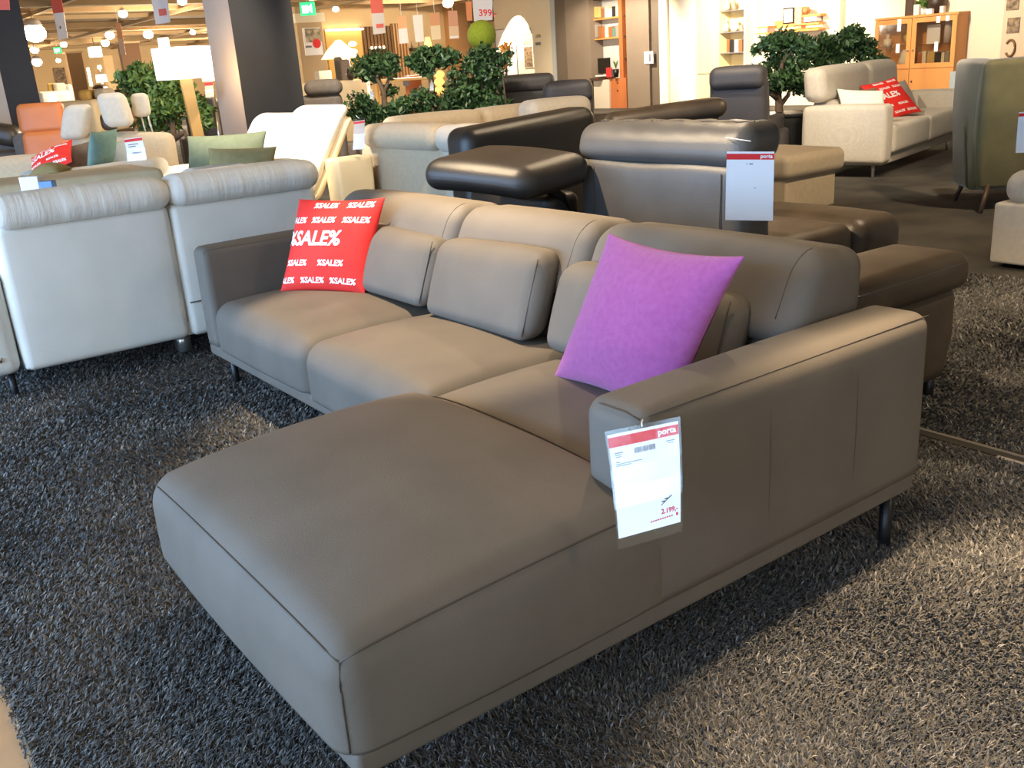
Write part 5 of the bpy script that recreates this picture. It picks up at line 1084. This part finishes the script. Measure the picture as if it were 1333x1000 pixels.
# exit signs
def exit_sign(label, u, v, w, h, dd):
    A = atd(u, v, dd); W_, H_ = w*dd/FPX/2, h*dd/FPX/2
    r = thing('exit_sign', label, 'exit sign', tuple(A), RZF)
    raw('housing', MB().rbox(-W_, W_, -.03, .03, -H_, H_, .01), EXITG, r, local=True)
    mb = MB().box(-W_*.7, W_*.1, -.036, -.03, -H_*.62, H_*.5); raw('pictogram', mb, EXITW, r, local=True, smooth=False)
    mb = MB().prism([(-W_*.0, 0), (W_*.6, H_*.7), (W_*.6, -H_*.7)], 0, .006); mb.v = [(x_, -.03-z_, y_-.0) for x_, y_, z_ in mb.v]; raw('arrow', mb, EXITW, r, local=True, smooth=False)
    raw('hanger', MB().tube([(0, 0, H_), (0, 0, CZ-A[2])], .008, 6), SMET, r, local=True)
exit_sign('green lit exit sign hanging above the poster pillar', 400.5, 11.5, 18, 15, 21); exit_sign('tiny far green exit sign under the ceiling at the left', 75, 65.5, 9, 7, 38)
# ================================================================== ceiling spotlights (the ones in view)
def fixture(u, v, w, label, z=3.08, dd=None, m=BULB):
    P_ = atz(u, v, z) if dd is None else atd(u, v, dd); dist = float((P_-CC)@FW); rad = w*dist/FPX/2
    r = thing('ceiling_spotlight', label, 'spotlight', tuple(P_), 0, 'ceiling spotlights in view')
    raw('lens', MB().sphere(P_[0], P_[1], P_[2], rad, rad, rad*.8, 12), m, r); raw('stem', MB().tube([(P_[0], P_[1], P_[2]+rad*.7), (P_[0], P_[1], CZ)], .010, 6), CEIL, r); raw('housing', MB().lathe(P_[0], P_[1], [(rad*.8, P_[2]+rad*.62), (rad*.5, P_[2]+rad*1.2)], 12), PILL, r)
    return P_
FX = []
for u, v, w, lab in ((160, 18, 11, 'bright ceiling spot between the two left hanging signs'), (143, 46, 11, 'ceiling spot above the pair of far lamps at the left'), (137, 56, 10, 'ceiling spot just below and left of the one above the far lamps'), (193, 45, 12, 'ceiling spot above the big drum lamp shade'), (251, 42, 7, 'small ceiling spot left of the charcoal pillar'), (83, 58, 8, 'ceiling spot under the narrow red and cream sign'), (45, 65, 10, 'ceiling spot right beside the left pillar, under the glaring one'), (60, 72, 7, 'dim far ceiling spot right of the left pillar'), (85, 74, 7, 'dim far ceiling spot above the far picture'), (113, 70, 7, 'far ceiling spot above the dark brown pier'), (140, 67, 8, 'far ceiling spot right of the square pendant lamp'), (237, 2, 11, 'ceiling spot at the top edge left of the charcoal pillar'), (437, 12, 8, 'ceiling spot right of the green exit sign'), (458, 34, 7, 'ceiling spot over the golden alcove'), (583, 4, 13, 'large ceiling spot at the top edge above the four small signs')):
    FX.append(fixture(u, v, w, lab))
fixture(45, 43, 27, 'glaring ceiling spot, lens enlarged for glare, in front of the left pillar', dd=24); fixture(48, 81, 12, 'lower bright lamp at the edge of the left pillar', dd=30); fixture(76, 79, 6, 'dim far lamp above the far picture, left', dd=40)  # first spot's lens enlarged to stand in for its glare
# ================================================================== LIGHTS
def spot(p, t, e, col=(1, .76, .48), ang=70, blend=.6, rad=.06):
    l = bpy.data.lights.new('spotlight', 'SPOT'); l.energy = e; l.color = col; l.spot_size = math.radians(ang); l.spot_blend = blend; l.shadow_soft_size = rad
    o = bpy.data.objects.new('spotlight_lamp', l); COL.objects.link(o); o.location = tuple(map(float, p))
    d_ = Vector(t)-Vector(p); o.rotation_euler = d_.to_track_quat('-Z', 'Y').to_euler(); return o
def area(p, t, sx_, sy, e, col):
    l = bpy.data.lights.new('daylight', 'AREA'); l.shape = 'RECTANGLE'; l.size = sx_; l.size_y = sy; l.energy = e; l.color = col
    o = bpy.data.objects.new('window_daylight', l); COL.objects.link(o); o.location = p
    d_ = Vector(t)-Vector(p); o.rotation_euler = d_.to_track_quat('-Z', 'Y').to_euler(); return o
#LIGHTS
W_ = bpy.data.worlds.new('World'); SC.world = W_; W_.use_nodes = True
W_.node_tree.nodes['Background'].inputs[0].default_value = (.55, .75, 1, 1); W_.node_tree.nodes['Background'].inputs[1].default_value = 1.0
DAY = (.38, .63, 1)
area((-6.9, 2.4, 1.65), (0, 2.0, 1.0), 11, 2.4, 1150, DAY)  # light coming in through the window wall
area((-3.5, -4.7, 1.7), (-1, 2, .9), 4, 2.0, 90, (.75, .86, 1))  # cool light in front of the near wall, which has no window
WARM = (1, .77, .50); W2 = (1, .84, .62)
spot((-.8, 2.2, 3.15), (-.50, 1.75, .4), 560, WARM, 42, .4, .05)
spot((-.9, 3.2, 3.15), (.78, 1.75, .8), 900, WARM, 46, .6)
spot((2.2, 3.0, 3.15), (.6, 2.4, .9), 180, WARM, 70, .6)
spot((.25, .10, 3.2), (-.42, -1.5, 0), 1700, (1, .75, .47), 54, .35, .06)
spot((-.6, .9, 3.2), (-.9, .6, .4), 130, WARM, 60, .6, .06)  # weak lamp added to lift the chaise top
spot((1.6, -3.6, 3.1), (-.7, -.1, .4), 130, WARM, 60, .8, .2)  # fill lamp added to lift the sofa's dark right side
spot((2.4, -.9, 3.15), (2.2, -.6, 0), 320, WARM, 75, .6)
spot((-.6, 5.0, 3.15), (1.1, 6.6, .9), 1300, (1, .90, .74), 38, .5)
spot((1.0, 3.0, 3.15), (2.2, 4.6, .9), 420, WARM, 70, .6)
spot((3.3, 1.6, 3.15), (2.3, 2.2, .4), 260, WARM, 60, .6)
spot((4.5, 1.0, 3.15), (4.5, 3.6, .3), 420, WARM, 75, .6)
spot((4.4, 2.2, 3.15), (7.0, 5.2, .6), 480, W2, 70, .6)
spot((13.0, 9.2, 3.2), (16.3, 10.0, 1.4), 800, W2, 85, .3)
spot((13.4, 13.5, 3.2), (16.3, 13.6, 1.7), 1700, W2, 95, .5)
spot((13.6, 17.5, 3.2), (16.2, 18.3, 1.0), 1100, W2, 95, .5)
spot((15.6, 23.2, 3.25), (16.4, 23.45, 1.4), 900, W2, 62, .06, .02)
spot((13.0, 22.8, 3.2), (13.0, 26.2, 1.2), 420, W2, 110, .5)
spot((9.0, 22.0, 3.2), (10.8, 26.0, 1.3), 360, W2, 100, .5)
spot((2.0, 7.6, 3.2), (.6, 9.2, .8), 350, W2, 90, .5)
spot((-1.6, 6.6, 3.2), (-.2, 8.4, .8), 120, W2, 80, .5)
spot((2.6, 7.6, 3.2), (4.6, 9.8, 1.2), 700, W2, 80, .5)
spot((4.0, 5.0, 3.2), (6.6, 6.4, 1.0), 420, W2, 80, .5)
spot((1.5, 4.5, 3.2), (2.6, 9.0, 1.6), 300, W2, 90, .6)
for x_, y_, e_ in ((3.5, 14, 700), (8, 16, 800), (6, 24, 1100), (9, 33, 1600), (13, 40, 1600), (5, 40, 1400), (10, 9, 500)):  # unseen point lights added to brighten the far hall
    l = bpy.data.lights.new('hall_fill', 'POINT'); l.energy = e_*.5; l.color = W2; l.shadow_soft_size = .3; o = bpy.data.objects.new('hall_fill', l); COL.objects.link(o); o.location = (x_, y_, 1.9)
# light beside the drum shade in place of its bulb, for post, tree, pillar
l = bpy.data.lights.new('lamp_bulb', 'POINT'); l.energy = 22; l.color = (1, .66, .34); l.shadow_soft_size = .15; o = bpy.data.objects.new('lamp_bulb', l); COL.objects.link(o); o.location = tuple(atd(272, 95, 10.7))
#CARPET
def carpet():
    g = np.random.default_rng(3); N = 1750000
    P = np.stack([g.uniform(-2.20, 3.4, N), g.uniform(-2.2, 4.5, N), np.zeros(N)], 1)
    d = P-CC; z = d@CF; u = 666.5+FPX*(d@CR)/z; v = 500-FPX*(d@CU)/z; dist = np.linalg.norm(d, axis=1)
    keep = (z > .3) & (u > -60) & (u < 1400) & (v > -20) & (v < 1060) & (dist < 6.2) & (g.random(N) < np.clip(2.2/dist, .25, 1)**2)
    inside = ((P[:,0] < -.05) & (P[:,0] > -.6) & (P[:,1] > .45) & (P[:,1] < 2.6)) | ((P[:,0] < -.05) & (P[:,0] > -1.4) & (P[:,1] > .4) & (P[:,1] < .7))
    strip = (P[:,0] > .655) & (P[:,0] < .74) & (P[:,1] < .62)
    keep &= ~inside & ~strip
    P = P[keep]; n = len(P)
    ph = 1.6*np.sin(P[:,0]*3.1+1.3*np.sin(P[:,1]*2.7))+1.5*np.cos(P[:,1]*2.9+1.7*np.sin(P[:,0]*2.3))+g.normal(size=n)*1.2
    lean = g.uniform(.5, 1.5, n); hgt = g.uniform(.007, .016, n); w = g.uniform(.0010, .0019, n)*np.clip(dist[keep]/1.8, 1, 2.6)
    dx = np.stack([np.cos(ph), np.sin(ph), np.zeros(n)], 1); px = np.stack([-np.sin(ph+.6*g.normal(size=n)), np.cos(ph), np.zeros(n)], 1)
    up = np.array([0, 0, 1.])
    b0 = P-px*w[:, None]; b1 = P+px*w[:, None]
    m = P+dx*(lean*hgt*.35)[:, None]+up*(hgt*.65)[:, None]; m0 = m-px*(w*.9)[:, None]; m1 = m+px*(w*.9)[:, None]
    t = P+dx*(lean*hgt)[:, None]+up*hgt[:, None]
    V = np.stack([b0, b1, m1, m0, t], 1).reshape(-1, 3)
    o = np.arange(n)*5
    quads = np.stack([o, o+1, o+2, o+3], 1); tris = np.stack([o+3, o+2, o+4], 1)
    loops = np.concatenate([quads.ravel(), tris.ravel()]); starts = np.concatenate([np.arange(n)*4, n*4+np.arange(n)*3]); tot = np.concatenate([np.full(n, 4), np.full(n, 3)])
    me = bpy.data.meshes.new('carpet_pile'); me.vertices.add(len(V)); me.vertices.foreach_set('co', V.astype(np.float32).ravel())
    me.loops.add(len(loops)); me.loops.foreach_set('vertex_index', loops.astype(np.int32)); me.polygons.add(2*n); me.polygons.foreach_set('loop_start', starts.astype(np.int32)); me.polygons.foreach_set('loop_total', tot.astype(np.int32))
    me.update(calc_edges=True)
    mt = bpy.data.materials.new('shaggy_pile'); mt.use_nodes = True; nt = mt.node_tree; b = nt.nodes['Principled BSDF']; b.inputs['Roughness'].default_value = .55; b.inputs['Sheen Weight'].default_value = .3
    ge = nt.nodes.new('ShaderNodeNewGeometry'); rp = nt.nodes.new('ShaderNodeValToRGB'); cr = rp.color_ramp
    cr.elements[0].position = 0; cr.elements[0].color = lin((36, 35, 34))+(1,); cr.elements[1].position = 1; cr.elements[1].color = lin((142, 136, 128))+(1,)
    e_ = cr.elements.new(.45); e_.color = lin((62, 61, 59))+(1,); e_ = cr.elements.new(.8); e_.color = lin((92, 89, 86))+(1,)
    nt.links.new(ge.outputs['Random Per Island'], rp.inputs[0]); tc = nt.nodes.new('ShaderNodeTexCoord'); nz = nt.nodes.new('ShaderNodeTexNoise'); nz.inputs['Scale'].default_value = 3.2; nz.inputs['Detail'].default_value = 5; nt.links.new(tc.outputs['Object'], nz.inputs['Vector'])
    r2 = nt.nodes.new('ShaderNodeValToRGB'); r2.color_ramp.elements[0].position = .35; r2.color_ramp.elements[1].position = .68; r2.color_ramp.elements[0].color = (.62, .62, .62, 1); r2.color_ramp.elements[1].color = (1.25, 1.22, 1.18, 1); nt.links.new(nz.outputs[0], r2.inputs[0])  # noise puts melange and the shading of leaning pile into the colour
    mx = nt.nodes.new('ShaderNodeMix'); mx.data_type = 'RGBA'; mx.blend_type = 'MULTIPLY'; mx.inputs[0].default_value = 1; nt.links.new(rp.outputs[0], mx.inputs[6]); nt.links.new(r2.outputs[0], mx.inputs[7]); nt.links.new(mx.outputs[2], b.inputs['Base Color'])
    me.materials.append(mt); ob = bpy.data.objects.new('carpet_pile', me); COL.objects.link(ob)
    ob['kind'] = 'stuff'; ob['label'] = 'shaggy dark grey carpet pile around the greige corner sofa'; ob['category'] = 'carpet'
carpet()
